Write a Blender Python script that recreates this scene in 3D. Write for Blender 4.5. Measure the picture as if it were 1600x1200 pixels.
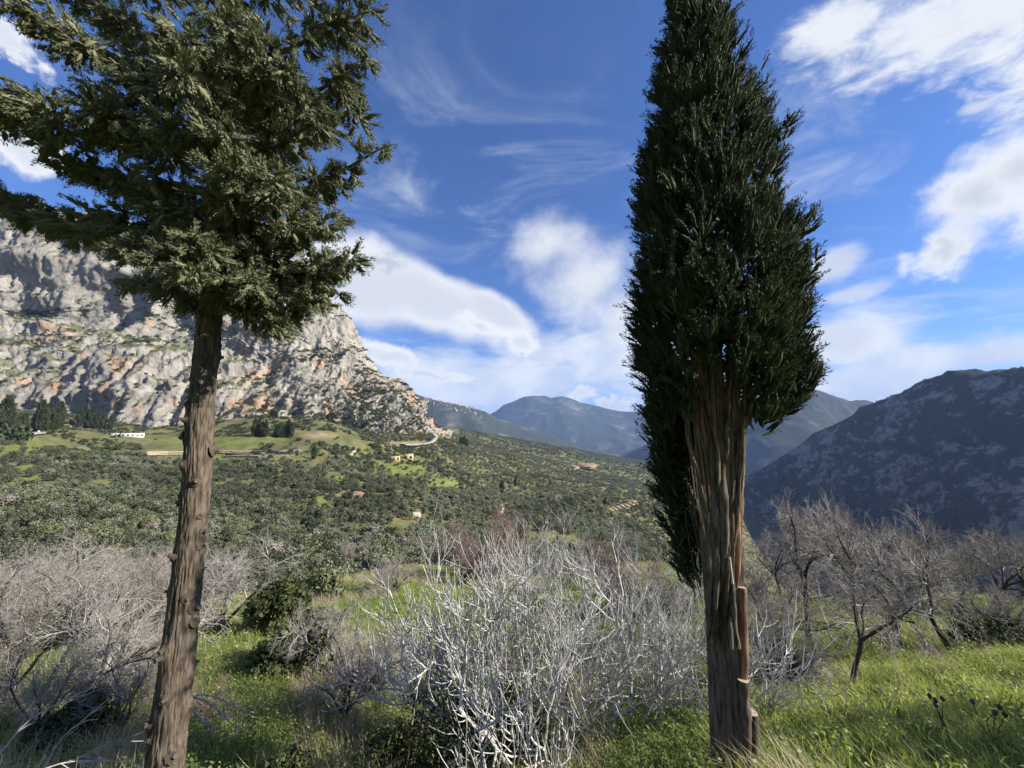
import bpy, math, random
import numpy as np
from mathutils import Vector
R_ = math.radians
# ------------------------------------------------------------------ camera, sky, sun, exposure
scene = bpy.context.scene
for o in list(bpy.data.objects): bpy.data.objects.remove(o)
COL = scene.collection
PITCH = R_(8.0); F = 577.8; CP, SP = math.cos(PITCH), math.sin(PITCH)
cam_data = bpy.data.cameras.new('camera'); cam = bpy.data.objects.new('camera', cam_data); COL.objects.link(cam)
cam_data.sensor_width = 36.0; cam_data.lens = 13.0; cam_data.clip_start = 0.05; cam_data.clip_end = 90000
cam.location = (0, 0, 0); cam.rotation_euler = (math.pi / 2 + PITCH, 0, 0); scene.camera = cam
SUN_AZ, SUN_EL = R_(100.0), R_(31.0)          # azimuth measured from the view axis (+Y) towards the right (+X)
sun_dir = Vector((math.sin(SUN_AZ) * math.cos(SUN_EL), math.cos(SUN_AZ) * math.cos(SUN_EL), math.sin(SUN_EL)))
sd = bpy.data.lights.new('sun', 'SUN'); sd.energy = 5.0; sd.angle = R_(0.53); sd.color = (1.0, 0.93, 0.82)
sun = bpy.data.objects.new('sun', sd); COL.objects.link(sun); sun.rotation_euler = sun_dir.to_track_quat('Z', 'Y').to_euler()
vs = scene.view_settings; vs.view_transform = 'Standard'; vs.look = 'None'; vs.gamma = 1; vs.exposure = 1.03; vs.use_curve_mapping = False
scene.render.engine = 'CYCLES'
cy = scene.cycles
cy.use_denoising = True; cy.denoiser = 'OPENIMAGEDENOISE'; cy.max_bounces = 4; cy.diffuse_bounces = 2; cy.glossy_bounces = 1
cy.transmission_bounces = 3; cy.transparent_max_bounces = 6; cy.volume_bounces = 0; cy.use_adaptive_sampling = True; cy.adaptive_threshold = 0.02
cy.caustics_reflective = False; cy.caustics_refractive = False; cy.sample_clamp_indirect = 4.0

def P(px, py, d):
    """a point of the place: where the line of sight through a pixel of the 1600 x 1200 photograph is d metres deep"""
    u = (px - 800) / F; v = (600 - py) / F
    return np.array([u * d, (CP - v * SP) * d, (SP + v * CP) * d])
def proj(x, y, z):
    d = y * CP + z * SP
    d = np.where(np.abs(d) < 1e-6, 1e-6, d)
    return 800 + F * x / d, 600 - F * (-y * SP + z * CP) / d, d
def azel(px, py):
    q = P(px, py, 1.0); return math.atan2(q[0], q[1]), math.atan2(q[2], math.hypot(q[0], q[1]))

# ---- small node-tree helper
class NT:
    def __init__(s, tree): s.t = tree; s.n = tree.nodes; s.l = tree.links; s.n.clear()
    def node(s, typ, **kw):
        n = s.n.new(typ)
        for k, v in kw.items(): setattr(n, k, v)
        return n
    def put(s, sock, v):
        if isinstance(v, bpy.types.NodeSocket): s.l.new(v, sock)
        elif v is not None: sock.default_value = v
    def m(s, op, a, b=None, c=None, clamp=False):
        n = s.node('ShaderNodeMath', operation=op, use_clamp=clamp)
        for i, v in enumerate((a, b, c)):
            if v is not None: s.put(n.inputs[i], v)
        return n.outputs[0]
    def mix(s, f, a, b, blend='MIX'):
        n = s.node('ShaderNodeMix', data_type='RGBA', blend_type=blend)
        s.put(n.inputs[0], f); s.put(n.inputs[6], a if isinstance(a, bpy.types.NodeSocket) else (*a, 1)); s.put(n.inputs[7], b if isinstance(b, bpy.types.NodeSocket) else (*b, 1))
        return n.outputs[2]
    def noise(s, vec, scale, detail=3, rough=0.55, dist=0.0):
        n = s.node('ShaderNodeTexNoise'); s.put(n.inputs['Vector'], vec)
        n.inputs['Scale'].default_value = scale; n.inputs['Detail'].default_value = detail
        n.inputs['Roughness'].default_value = rough; n.inputs['Distortion'].default_value = dist
        return n.outputs[0]
    def smooth(s, x, lo, hi, a=0.0, b=1.0):
        n = s.node('ShaderNodeMapRange', interpolation_type='SMOOTHSTEP')
        s.put(n.inputs[0], x); s.put(n.inputs[1], lo); s.put(n.inputs[2], hi); s.put(n.inputs[3], a); s.put(n.inputs[4], b)
        return n.outputs[0]
    def comb(s, x, y, z):
        n = s.node('ShaderNodeCombineXYZ'); s.put(n.inputs[0], x); s.put(n.inputs[1], y); s.put(n.inputs[2], z); return n.outputs[0]
    def scale(s, vec, xyz):
        n = s.node('ShaderNodeVectorMath', operation='MULTIPLY'); s.put(n.inputs[0], vec); n.inputs[1].default_value = xyz; return n.outputs[0]

SKY_STRENGTH = 0.077
def build_world():
    w = bpy.data.worlds.new('World'); scene.world = w; w.use_nodes = True
    t = NT(w.node_tree)
    sky = t.node('ShaderNodeTexSky', sky_type='NISHITA', sun_disc=False)
    sky.sun_elevation = SUN_EL; sky.sun_rotation = SUN_AZ; sky.altitude = 600; sky.air_density = 1.0; sky.dust_density = 0.4; sky.ozone_density = 2.5
    base = t.mix(1.0, sky.outputs[0], (0.52, 0.74, 1.12), 'MULTIPLY')
    tc = t.node('ShaderNodeTexCoord').outputs['Generated']
    sp = t.node('ShaderNodeSeparateXYZ'); t.put(sp.inputs[0], tc); x, y, z = sp.outputs
    az = t.m('ARCTAN2', x, y)
    el = t.m('ARCSINE', t.m('MINIMUM', t.m('MAXIMUM', z, -1.0), 1.0))
    zz = t.m('MAXIMUM', z, 0.05)
    plan = t.comb(t.m('DIVIDE', x, zz), t.m('DIVIDE', y, zz), 0.0)          # a flat cloud layer overhead
    ae = t.comb(az, t.m('MULTIPLY', el, 2.8), 0.0)                             # streaks stretched along the horizon
    def warped(scale, amt, detail, rough):
        n = t.node('ShaderNodeTexNoise'); t.put(n.inputs['Vector'], tc); n.inputs['Scale'].default_value = scale; n.inputs['Detail'].default_value = detail; n.inputs['Roughness'].default_value = rough
        v = t.node('ShaderNodeVectorMath', operation='MULTIPLY_ADD'); t.put(v.inputs[0], n.outputs[1]); v.inputs[1].default_value = (amt, amt * 0.8, 0); t.put(v.inputs[2], t.comb(t.m('SUBTRACT', az, amt * 0.5), t.m('SUBTRACT', el, amt * 0.4), 0.0))
        return (None, None, n.outputs[0], v.outputs[0])
    SOFT = warped(3.2, 0.16, 4, 0.5); ROUGH = warped(7.0, 0.20, 7, 0.62)
    def ell(ws, px, py, rx, ry, rot=0.0):
        a0, e0 = azel(px, py); ra = abs(azel(px + rx, py)[0] - azel(px - rx, py)[0]) / 2; re = abs(azel(px, py - ry)[1] - azel(px, py + ry)[1]) / 2
        mp = t.node('ShaderNodeMapping', vector_type='TEXTURE'); t.put(mp.inputs[0], ws[3]); mp.inputs[1].default_value = (a0, e0, 0); mp.inputs[2].default_value = (0, 0, rot); mp.inputs[3].default_value = (ra, re, 1)
        ln = t.node('ShaderNodeVectorMath', operation='LENGTH'); t.put(ln.inputs[0], mp.outputs[0]); return ln.outputs['Value']
    def union(ws, lst):
        r = ell(ws, *lst[0])
        for q in lst[1:]: r = t.m('SMOOTH_MIN', r, ell(ws, *q), 0.3)
        return t.m('SUBTRACT', 1.0, r)
    PURE = (az, el, None, t.comb(az, el, 0.0))
    fine = t.noise(tc, 16.0, 7, 0.65); mott = t.noise(t.scale(plan, (1.0, 1.35, 1)), 9.0, 6, 0.62, 0.3)
    # faint high cirrus everywhere
    ci = t.noise(t.scale(plan, (0.8, 1.1, 1)), 2.0, 7, 0.66, 0.9)
    reg = union(PURE, [(760, 280, 260, 110), (1290, 260, 120, 160), (930, 560, 500, 90)])
    a5 = t.m('MULTIPLY', t.smooth(ci, 0.45, 0.80), t.smooth(reg, -1.0, 0.6, 0.10, 0.55))
    col = t.mix(a5, base, (4.62, 5.11, 5.88))
    # layered streaks low over the horizon
    st = t.noise(ae, 4.6, 7, 0.58, 0.5)
    band = t.m('MULTIPLY', t.smooth(el, -0.03, 0.03), t.smooth(el, 0.27, 0.13))
    a4 = t.m('MULTIPLY', t.smooth(t.m('ADD', st, t.smooth(el, 0.0, 0.18, 0.17, 0.02)), 0.42, 0.62), t.m('MULTIPLY', band, 0.85))
    col = t.mix(a4, col, t.mix(t.smooth(SOFT[2], 0.35, 0.62), (3.50, 4.13, 5.04), (5.46, 5.81, 6.16)))
    bank = union(SOFT, [(760, 590, 300, 34), (920, 555, 150, 30, -0.1), (640, 600, 170, 30), (1340, 590, 240, 40, 0.08), (1330, 520, 110, 40)])
    ab = t.m('MULTIPLY', t.smooth(t.m('ADD', bank, t.m('MULTIPLY', t.m('SUBTRACT', st, 0.5), 2.2)), -0.45, 0.55), 0.85)
    col = t.mix(ab, col, t.mix(t.smooth(ROUGH[2], 0.40, 0.62), (4.6, 5.1, 5.9), (6.2, 6.4, 6.6)))
    def group(col, ws, shapes, lo, hi, white, grey, n=None, amp=0.0, inner=(0.1, 0.7), gmix=0.8, strength=1.0, shade=None):
        m = union(ws, shapes); body = m
        if n is not None: body = t.m('ADD', m, t.m('MULTIPLY', t.m('SUBTRACT', n, 0.5), amp))
        a = t.m('MULTIPLY', t.smooth(body, lo, hi), strength)
        g = t.smooth(t.m('ADD', m, t.m('MULTIPLY', t.m('SUBTRACT', shade or ROUGH[2], 0.5), 1.2)), inner[0], inner[1], 0.0, gmix)
        return t.mix(a, col, t.mix(g, white, grey))
    W, G1 = (6.23, 6.37, 6.51), (3.92, 4.34, 4.90)
    col = group(col, SOFT, [(655, 462, 205, 62, -0.32), (550, 440, 150, 84, -0.12), (770, 492, 85, 40, -0.45)], -0.02, 0.40, (6.02, 6.16, 6.37), (4.55, 4.83, 5.32), n=fine, amp=0.25, gmix=0.85, shade=SOFT[2])
    col = group(col, SOFT, [(862, 385, 70, 62, -0.2), (915, 450, 92, 80, -0.5), (965, 500, 70, 45)], -0.15, 0.95, (6.02, 6.16, 6.44), (4.90, 5.18, 5.60), n=ROUGH[2], amp=1.5, gmix=0.7, shade=SOFT[2])
    col = group(col, ROUGH, [(600, 412, 42, 13, 0.1)], -0.1, 0.8, (3.08, 3.50, 4.27), (3.08, 3.50, 4.27), n=fine, amp=0.8, strength=0.75)
    col = group(col, ROUGH, [(605, 560, 72, 20, -0.32), (680, 582, 55, 9, -0.1), (745, 515, 40, 14, -0.3), (805, 535, 36, 18, -0.5), (905, 622, 36, 10), (970, 630, 26, 8), (1330, 620, 26, 5), (1255, 612, 40, 8)], -0.2, 0.4, W, (4.34, 4.69, 5.18), n=fine, amp=0.9, inner=(0.2, 0.9), gmix=0.7)
    col = group(col, SOFT, [(1480, 45, 250, 82, -0.22), (1620, 110, 140, 60), (1290, 45, 90, 48)], -0.45, 0.75, W, (5.4, 5.6, 6.0), n=mott, amp=2.4, gmix=0.8, shade=mott)
    col = group(col, ROUGH, [(1535, 325, 125, 75, 0.35), (1600, 260, 130, 90, 0.5), (1475, 400, 70, 28, 0.2), (1660, 350, 120, 80)], -0.15, 0.62, W, (3.71, 4.06, 4.69), n=fine, amp=0.6, inner=(0.25, 1.0), gmix=0.75, shade=SOFT[2])
    col = group(col, SOFT, [(1300, 415, 70, 24), (1330, 455, 80, 12, 0.02), (1310, 520, 80, 40), (1500, 182, 34, 14)], -0.1, 0.75, W, (4.41, 4.76, 5.32), n=st, amp=1.6, strength=0.8)
    col = group(col, ROUGH, [(20, 75, 60, 22), (20, 215, 80, 52), (-60, 160, 90, 70)], -0.1, 0.4, W, (4.62, 4.97, 5.46), n=fine, amp=0.7)
    # the same broken cloud goes on round the rest of the sky
    far = t.smooth(t.m('ABSOLUTE', az), 1.02, 1.25)
    ag = t.m('MULTIPLY', t.m('MULTIPLY', t.smooth(ci, 0.50, 0.66), far), t.smooth(el, 0.02, 0.12))
    col = t.mix(ag, col, t.mix(t.smooth(ci, 0.55, 0.75), W, G1))
    bg = t.node('ShaderNodeBackground'); t.put(bg.inputs[0], col); bg.inputs[1].default_value = SKY_STRENGTH
    out = t.node('ShaderNodeOutputWorld'); t.l.new(bg.outputs[0], out.inputs[0])
    w.cycles.sampling_method = 'MANUAL'; w.cycles.sample_map_resolution = 512
build_world()

# ------------------------------------------------------------------ numpy noise
def _hash(ix, iy, iz, seed):
    h = (ix.astype(np.uint32) * np.uint32(374761393) + iy.astype(np.uint32) * np.uint32(668265263) + iz.astype(np.uint32) * np.uint32(2147483647 - 58) + np.uint32(seed * 974711 & 0xffffffff))
    h = (h ^ (h >> np.uint32(13))) * np.uint32(1274126177)
    h = (h ^ (h >> np.uint32(16))) * np.uint32(2246822519)
    return ((h ^ (h >> np.uint32(15))) & np.uint32(0xffff)).astype(np.float32) / 32767.5 - 1.0
def vnoise(p, seed=0):
    f = np.floor(p); i = f.astype(np.int64); w = (p - f).astype(np.float32); w = w * w * w * (w * (w * 6 - 15) + 10)
    r = 0
    for dx in (0, 1):
        wx = w[:, 0] if dx else 1 - w[:, 0]
        for dy in (0, 1):
            wy = w[:, 1] if dy else 1 - w[:, 1]
            for dz in (0, 1):
                wz = w[:, 2] if dz else 1 - w[:, 2]
                r = r + wx * wy * wz * _hash(i[:, 0] + dx, i[:, 1] + dy, i[:, 2] + dz, seed)
    return r
def fbm(p, octv=4, seed=0, gain=0.5, ridged=False):
    p = np.asarray(p, dtype=np.float64); a = 1.0; s = 0; tot = 0
    for o in range(octv):
        n = vnoise(p, seed + o * 17)
        if ridged: n = 1 - 2 * np.abs(n)
        s = s + a * n; tot += a; a *= gain; p = p * 2.03 + 11.7
    return s / tot

# ------------------------------------------------------------------ mesh helpers
class Buf:
    def __init__(s): s.v = []; s.f = []; s.n = 0; s.mi = []
    def add(s, v, f, mi=0):
        s.v.append(np.asarray(v, np.float32)); s.f.append((np.asarray(f, np.int32) + s.n)); s.n += len(v); s.mi.append(np.full(len(f), mi, np.int32))
def mesh_from(name, bufs, mats, smooth=True):
    """bufs: Buf holding arrays of quads or triangles"""
    me = bpy.data.meshes.new(name)
    v = np.concatenate(bufs.v) if bufs.v else np.zeros((0, 3), np.float32)
    fl = [f.ravel() for f in bufs.f]; cnt = [np.full(len(f), f.shape[1], np.int32) for f in bufs.f]
    li = np.concatenate(fl) if fl else np.zeros(0, np.int32); ct = np.concatenate(cnt) if cnt else np.zeros(0, np.int32)
    me.vertices.add(len(v)); me.vertices.foreach_set('co', v.ravel())
    me.loops.add(len(li)); me.loops.foreach_set('vertex_index', li)
    me.polygons.add(len(ct)); st = np.zeros(len(ct), np.int32); st[1:] = np.cumsum(ct)[:-1]
    me.polygons.foreach_set('loop_start', st)
    me.polygons.foreach_set('material_index', np.concatenate(bufs.mi))
    if smooth: me.polygons.foreach_set('use_smooth', np.ones(len(ct), bool))
    for m in (mats if isinstance(mats, (list, tuple)) else [mats]): me.materials.append(m)
    me.update(calc_edges=True); me.validate()
    return me
def link(name, me, parent=None, label=None, cat=None, group=None, kind=None, loc=None, rz=None, sc=None):
    o = bpy.data.objects.new(name, me); COL.objects.link(o)
    if parent is not None: o.parent = parent
    if loc is not None: o.location = [float(q) for q in loc]
    if rz is not None: o.rotation_euler = (0, 0, rz) if not hasattr(rz, '__len__') else rz
    if sc is not None: o.scale = (sc, sc, sc) if not hasattr(sc, '__len__') else sc
    for k, v in (('label', label), ('category', cat), ('group', group), ('kind', kind)):
        if v: o[k] = v
    return o
def grid_faces(nu, nv, wrap=False):
    i = np.arange(nv - 1)[:, None]; j = np.arange(nu if wrap else nu - 1)[None, :]
    j2 = (j + 1) % nu
    return np.stack([i * nu + j, i * nu + j2, (i + 1) * nu + j2, (i + 1) * nu + j], -1).reshape(-1, 4)
def tube(buf, pts, rad, sides=5, mi=0, cap=False):
    pts = np.asarray(pts, np.float64); n = len(pts); rad = np.broadcast_to(np.asarray(rad, np.float64), (n,))
    t = np.gradient(pts, axis=0); t /= np.linalg.norm(t, axis=1, keepdims=True) + 1e-9
    ref = np.array([0.31, 0.95, 0.11]) if abs(t[:, 1]).mean() < 0.8 else np.array([0.95, 0.1, 0.3])
    a = np.cross(t, ref); a /= np.linalg.norm(a, axis=1, keepdims=True) + 1e-9; b = np.cross(t, a)
    ang = np.arange(sides) * 2 * math.pi / sides
    v = pts[:, None] + rad[:, None, None] * (np.cos(ang)[None, :, None] * a[:, None] + np.sin(ang)[None, :, None] * b[:, None])
    buf.add(v.reshape(-1, 3), grid_faces(sides, n, True), mi)
    if cap:
        c = np.concatenate([v[-1], pts[-1:]]); buf.add(c, [[k, (k + 1) % sides, sides] for k in range(sides)], cap if isinstance(cap, int) and cap is not True else mi)
def box(buf, c, s, rz=0.0, mi=0):
    x, y, z = np.array(s) / 2
    v = np.array([[-x, -y, -z], [x, -y, -z], [x, y, -z], [-x, y, -z], [-x, -y, z], [x, -y, z], [x, y, z], [-x, y, z]])
    co, si = math.cos(rz), math.sin(rz); v = np.stack([v[:, 0] * co - v[:, 1] * si, v[:, 0] * si + v[:, 1] * co, v[:, 2]], 1) + np.array(c)
    buf.add(v, [[0, 3, 2, 1], [4, 5, 6, 7], [0, 1, 5, 4], [1, 2, 6, 5], [2, 3, 7, 6], [3, 0, 4, 7]], mi)
def unit(a): return a / (np.linalg.norm(a, axis=-1, keepdims=True) + 1e-9)

# ------------------------------------------------------------------ materials
def mat(name, c1, c2, scale=3.0, rough=0.85, bump=0.0, bscale=None, stretch=(1, 1, 1), c3=None, c3t=(0.6, 0.7), transl=0.0, island=0.0, coords='Object', detail=5, spec=0.25, tcol=None):
    m = bpy.data.materials.new(name); m.use_nodes = True; t = NT(m.node_tree)
    if coords == 'World': vec = t.node('ShaderNodeNewGeometry').outputs['Position']
    else: vec = t.node('ShaderNodeTexCoord').outputs['Object']
    sv = t.scale(vec, stretch)
    n = t.noise(sv, scale, detail, 0.6, 0.2)
    col = t.mix(t.smooth(n, 0.32, 0.68), c1, c2)
    if c3 is not None:
        n3 = t.noise(sv, scale * 0.37, 4, 0.6); col = t.mix(t.smooth(n3, *c3t), col, c3)
    if island:
        g = t.node('ShaderNodeNewGeometry'); r = g.outputs['Random Per Island']
        hs = t.node('ShaderNodeHueSaturation'); t.put(hs.inputs['Color'], col); t.put(hs.inputs['Value'], t.smooth(r, 0, 1, 1 - island, 1 + island)); col = hs.outputs[0]
    p = t.node('ShaderNodeBsdfPrincipled'); t.put(p.inputs['Base Color'], col); p.inputs['Roughness'].default_value = rough; p.inputs['Specular IOR Level'].default_value = spec
    if bump:
        b = t.node('ShaderNodeBump'); b.inputs['Strength'].default_value = bump; b.inputs['Distance'].default_value = 1.0 / (bscale or scale) * 0.3
        t.put(b.inputs['Height'], t.noise(sv, bscale or scale, 6, 0.65)); t.l.new(b.outputs[0], p.inputs['Normal'])
    sh = p.outputs[0]
    if transl:
        tr = t.node('ShaderNodeBsdfTranslucent'); tn = t.mix(1.0, col, tcol or (1.3, 1.35, 0.7), 'MULTIPLY'); t.put(tr.inputs[0], tn)
        mx = t.node('ShaderNodeMixShader'); mx.inputs[0].default_value = transl; t.l.new(sh, mx.inputs[1]); t.l.new(tr.outputs[0], mx.inputs[2]); sh = mx.outputs[0]
    out = t.node('ShaderNodeOutputMaterial'); t.l.new(sh, out.inputs[0])
    return m
M = {}
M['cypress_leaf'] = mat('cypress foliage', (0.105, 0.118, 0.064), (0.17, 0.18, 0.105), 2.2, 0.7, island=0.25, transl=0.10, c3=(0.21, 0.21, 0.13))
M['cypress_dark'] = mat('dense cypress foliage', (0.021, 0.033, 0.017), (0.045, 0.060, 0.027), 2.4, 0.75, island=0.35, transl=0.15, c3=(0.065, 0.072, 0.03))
M['bark'] = mat('cypress bark', (0.040, 0.031, 0.024), (0.155, 0.125, 0.095), 30, 0.95, bump=0.9, bscale=55, stretch=(1, 1, 0.22), c3=(0.105, 0.08, 0.058))
M['bark_pale'] = mat('ribbed cypress bark', (0.042, 0.034, 0.026), (0.165, 0.135, 0.105), 34, 0.95, bump=0.9, bscale=60, stretch=(1, 1, 0.16), c3=(0.13, 0.10, 0.075))
M['bark_red'] = mat('peeled reddish bark', (0.10, 0.055, 0.034), (0.30, 0.18, 0.11), 34, 0.9, bump=0.7, bscale=40, stretch=(1, 1, 0.12))
M['cut_wood'] = mat('sawn wood', (0.30, 0.23, 0.16), (0.46, 0.37, 0.27), 60, 0.9)
M['stub_wood'] = mat('weathered stub', (0.05, 0.038, 0.028), (0.17, 0.13, 0.10), 60, 0.9)
M['fig_bark'] = mat('pale fig bark', (0.37, 0.36, 0.34), (0.67, 0.66, 0.63), 7, 0.85, c3=(0.22, 0.205, 0.185), c3t=(0.52, 0.68))
M['twig'] = mat('grey almond twigs', (0.19, 0.168, 0.148), (0.34, 0.31, 0.282), 5, 0.9)
M['twig_pale'] = mat('silvery almond twigs', (0.24, 0.22, 0.198), (0.42, 0.39, 0.36), 5, 0.9)
M['twig_red'] = mat('reddish twigs', (0.14, 0.10, 0.085), (0.25, 0.195, 0.17), 5, 0.9)
M['limb'] = mat('dark almond bark', (0.035, 0.028, 0.024), (0.10, 0.085, 0.075), 14, 0.95, bump=0.5, bscale=30)
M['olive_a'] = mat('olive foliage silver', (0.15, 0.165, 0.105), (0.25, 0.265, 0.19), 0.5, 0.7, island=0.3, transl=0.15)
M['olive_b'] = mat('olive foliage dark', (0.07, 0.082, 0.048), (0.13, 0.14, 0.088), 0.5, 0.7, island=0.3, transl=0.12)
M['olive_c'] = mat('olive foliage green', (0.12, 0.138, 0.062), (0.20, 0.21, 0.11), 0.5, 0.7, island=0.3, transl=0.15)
M['scrub'] = mat('dark scrub', (0.028, 0.042, 0.018), (0.065, 0.08, 0.035), 1.5, 0.8, island=0.3, transl=0.1)
M['bush'] = mat('evergreen bush', (0.03, 0.045, 0.016), (0.085, 0.095, 0.035), 2.0, 0.6, island=0.35, transl=0.18)
M['sage'] = mat('grey-green bush', (0.085, 0.10, 0.045), (0.17, 0.18, 0.09), 2.0, 0.7, island=0.3, transl=0.18)
M['grass'] = mat('green grass', (0.23, 0.28, 0.075), (0.35, 0.385, 0.135), 0.5, 0.55, island=0.25, transl=0.42, coords='World', c3=(0.38, 0.37, 0.15), c3t=(0.62, 0.75), tcol=(1.4, 1.4, 0.75), spec=0.5)
M['weed'] = mat('green weeds', (0.10, 0.14, 0.038), (0.175, 0.215, 0.07), 0.8, 0.55, island=0.25, transl=0.35, coords='World', tcol=(1.4, 1.5, 0.7))
M['dry'] = mat('dry grass', (0.30, 0.24, 0.14), (0.46, 0.39, 0.26), 1.0, 0.8, island=0.25, transl=0.3, coords='World', tcol=(1, 1, 0.9))
M['deadwood'] = mat('bleached dead sticks', (0.30, 0.27, 0.24), (0.50, 0.47, 0.43), 8, 0.9)
M['stone_wall'] = mat('tan stone masonry', (0.30, 0.24, 0.17), (0.46, 0.38, 0.28), 0.9, 0.95, bump=0.5, bscale=2)
M['earth'] = mat('orange earth', (0.20, 0.125, 0.08), (0.34, 0.235, 0.155), 0.25, 0.95, bump=0.6, bscale=0.6, coords='World')
M['road'] = mat('road surface', (0.22, 0.21, 0.20), (0.34, 0.32, 0.29), 0.3, 0.9, coords='World')
M['track'] = mat('dirt track', (0.30, 0.25, 0.17), (0.42, 0.35, 0.25), 0.3, 0.95, coords='World')
M['white_wall'] = mat('white render', (0.62, 0.60, 0.56), (0.78, 0.76, 0.72), 1.0, 0.85)
M['yellow_wall'] = mat('ochre stone', (0.46, 0.36, 0.18), (0.62, 0.50, 0.28), 0.6, 0.95, bump=0.4, bscale=1.5)
M['roof'] = mat('clay tile roof', (0.36, 0.17, 0.11), (0.48, 0.27, 0.19), 1.0, 0.9)
M['dark_open'] = mat('dark opening', (0.015, 0.014, 0.013), (0.03, 0.028, 0.025), 2, 0.6)
M['boulder'] = mat('limestone boulder', (0.30, 0.27, 0.23), (0.48, 0.44, 0.38), 1.2, 0.95, bump=0.6, bscale=3)
M['yellow_flower'] = mat('yellow leaves', (0.45, 0.34, 0.06), (0.6, 0.5, 0.12), 3, 0.7)
M['seed'] = mat('dry seed heads', (0.05, 0.04, 0.03), (0.11, 0.09, 0.065), 20, 0.95)

# ------------------------------------------------------------------ terrain: heights from surveyed points (pixel, depth)
ctl = []
def C(px, py, d): ctl.append(P(px, py, d))
def C3(x, y, z): ctl.append(np.array([x, y, z], float))
for a in range(-180, 181, 30):                      # the flat verge the camera stands on
    C3(0.7 * math.sin(R_(a)) , 0.7 * math.cos(R_(a)), -1.62)
for a in (-180, -150, -120, 120, 150, 180):
    for r, z in ((4, -1.5), (12, -0.6), (60, 12), (300, 90), (2000, 500), (9000, 700), (40000, 700)): C3(r * math.sin(R_(a)), r * math.cos(R_(a)), z)
for a, s in ((-95, 0.0), (95, 0.25)):
    for r, z in ((3, -1.8), (8, -2.4 + s), (30, -9), (120, -30), (600, -50 - 500 * s), (3000, 0 - 600 * s), (40000, -300)): C3(r * math.sin(R_(a)), r * math.cos(R_(a)), z)
C3(0, 1.5, -2.0); C3(-1.5, 1.6, -2.1); C3(1.6, 1.6, -2.0)
for q in [(1600, 1200, 2.8), (1400, 1185, 3.2), (1155, 1197, 3.3), (1600, 1110, 3.9), (1600, 1030, 6.0), (1450, 1070, 5.6), (1400, 1060, 6.2), (1250, 1085, 5.6),
          (1330, 1072, 6.6), (1490, 1035, 8.2), (1410, 1015, 9.2), (1262, 1000, 11), (1420, 970, 14), (1590, 946, 19), (1300, 950, 18), (1500, 930, 26), (1180, 960, 15),
          (1000, 1192, 4.2), (860, 1192, 5.3), (700, 1215, 5.2), (560, 1190, 5.0), (400, 1192, 4.3), (235, 1250, 3.35), (100, 1200, 4.2), (-60, 1180, 4.4), (100, 1095, 7), (330, 1040, 8.5), (0, 1010, 11),
          (440, 1080, 7.0), (350, 990, 12), (400, 955, 16), (200, 930, 20), (0, 905, 26), (550, 900, 32), (640, 884, 42), (750, 905, 30), (900, 900, 30), (1000, 880, 38), (1100, 890, 34), (1080, 1000, 12), (700, 1000, 13), (900, 1000, 13),
          (-200, 900, 28), (1700, 950, 18), (1800, 980, 12)]: C(*q)
def CT(px, d, t):                                    # hidden ground given by its slope below the camera
    a = math.atan2((px - 800) / F, CP); r = d / math.cos(a); C3(r * math.sin(a), r * math.cos(a), t * r)
for px in (-200, 50, 300, 550, 800): CT(px, 62, -0.37 if px > 400 else -0.33)
for px, t in ((1000, -0.45), (1200, -0.5), (1400, -0.5), (1650, -0.46)): CT(px, 70, t)
for px in (1180, 1400, 1650): CT(px, 300, -0.46); CT(px, 800, -0.37)
CT(1150, 500, -0.36); CT(1180, 1300, -0.26); CT(1200, 2000, -0.18); CT(1110, 300, -0.42)
for q in [(-150, 860, 75), (100, 862, 85), (300, 866, 95), (450, 868, 105), (600, 845, 130), (760, 860, 150), (900, 862, 180), (1010, 860, 230),
          (-100, 790, 120), (100, 785, 140), (300, 785, 165), (500, 790, 190), (700, 790, 250), (850, 795, 360), (1000, 800, 480), (1080, 810, 560),
          (-100, 720, 190), (50, 715, 210), (200, 722, 270), (330, 724, 300), (480, 730, 300), (600, 735, 350), (700, 735, 450), (800, 735, 680), (900, 745, 850), (1020, 757, 1050), (1120, 770, 1200),
          (0, 684, 250), (100, 692, 290), (230, 700, 335), (300, 700, 345), (400, 698, 350), (480, 698, 350), (600, 700, 420), (680, 700, 560), (760, 697, 1000), (880, 708, 1350), (1000, 727, 1750), (1120, 745, 1900),
          (-100, 675, 300), (100, 668, 380), (200, 674, 410), (300, 678, 420), (400, 668, 430), (500, 664, 450), (600, 684, 520), (670, 684, 640), (720, 672, 1500), (800, 686, 2100), (900, 703, 2500), (1020, 724, 2700), (1120, 745, 2600)]: C(*q)
for px, t in ((-200, 0.1), (100, 0.08), (300, 0.06), (500, 0.045), (620, 0.0)): CT(px, 700, t); CT(px, 3000, t * 0.5)
for px, t in ((700, -0.02), (900, -0.045), (1100, -0.085), (1300, -0.12), (1600, -0.14)): CT(px, 4200, t)
for px in (-200, 200, 500, 800, 1100, 1400, 1700): CT(px, 9000, -0.04); CT(px, 40000, -0.012)
ctl = np.array(ctl)
def _lr(x, y):
    r = np.hypot(x, y) + 1e-6
    return np.stack([np.sin(np.arctan2(x, y)) * 3.2, np.cos(np.arctan2(x, y)) * 3.2, np.log(r) * 0.9], -1), r
_cp, _cr = _lr(ctl[:, 0], ctl[:, 1]); _ct = ctl[:, 2] / _cr
_ct_s = np.arctan(_ct)
_K = -np.linalg.norm(_cp[:, None] - _cp[None], axis=-1) ** 1.35
_n = len(ctl); _A = np.zeros((_n + 1, _n + 1)); _A[:_n, :_n] = _K - np.eye(_n) * -0.004; _A[:_n, _n] = 1; _A[_n, :_n] = 1
_sol = np.linalg.solve(_A, np.append(_ct_s, 0))
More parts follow.
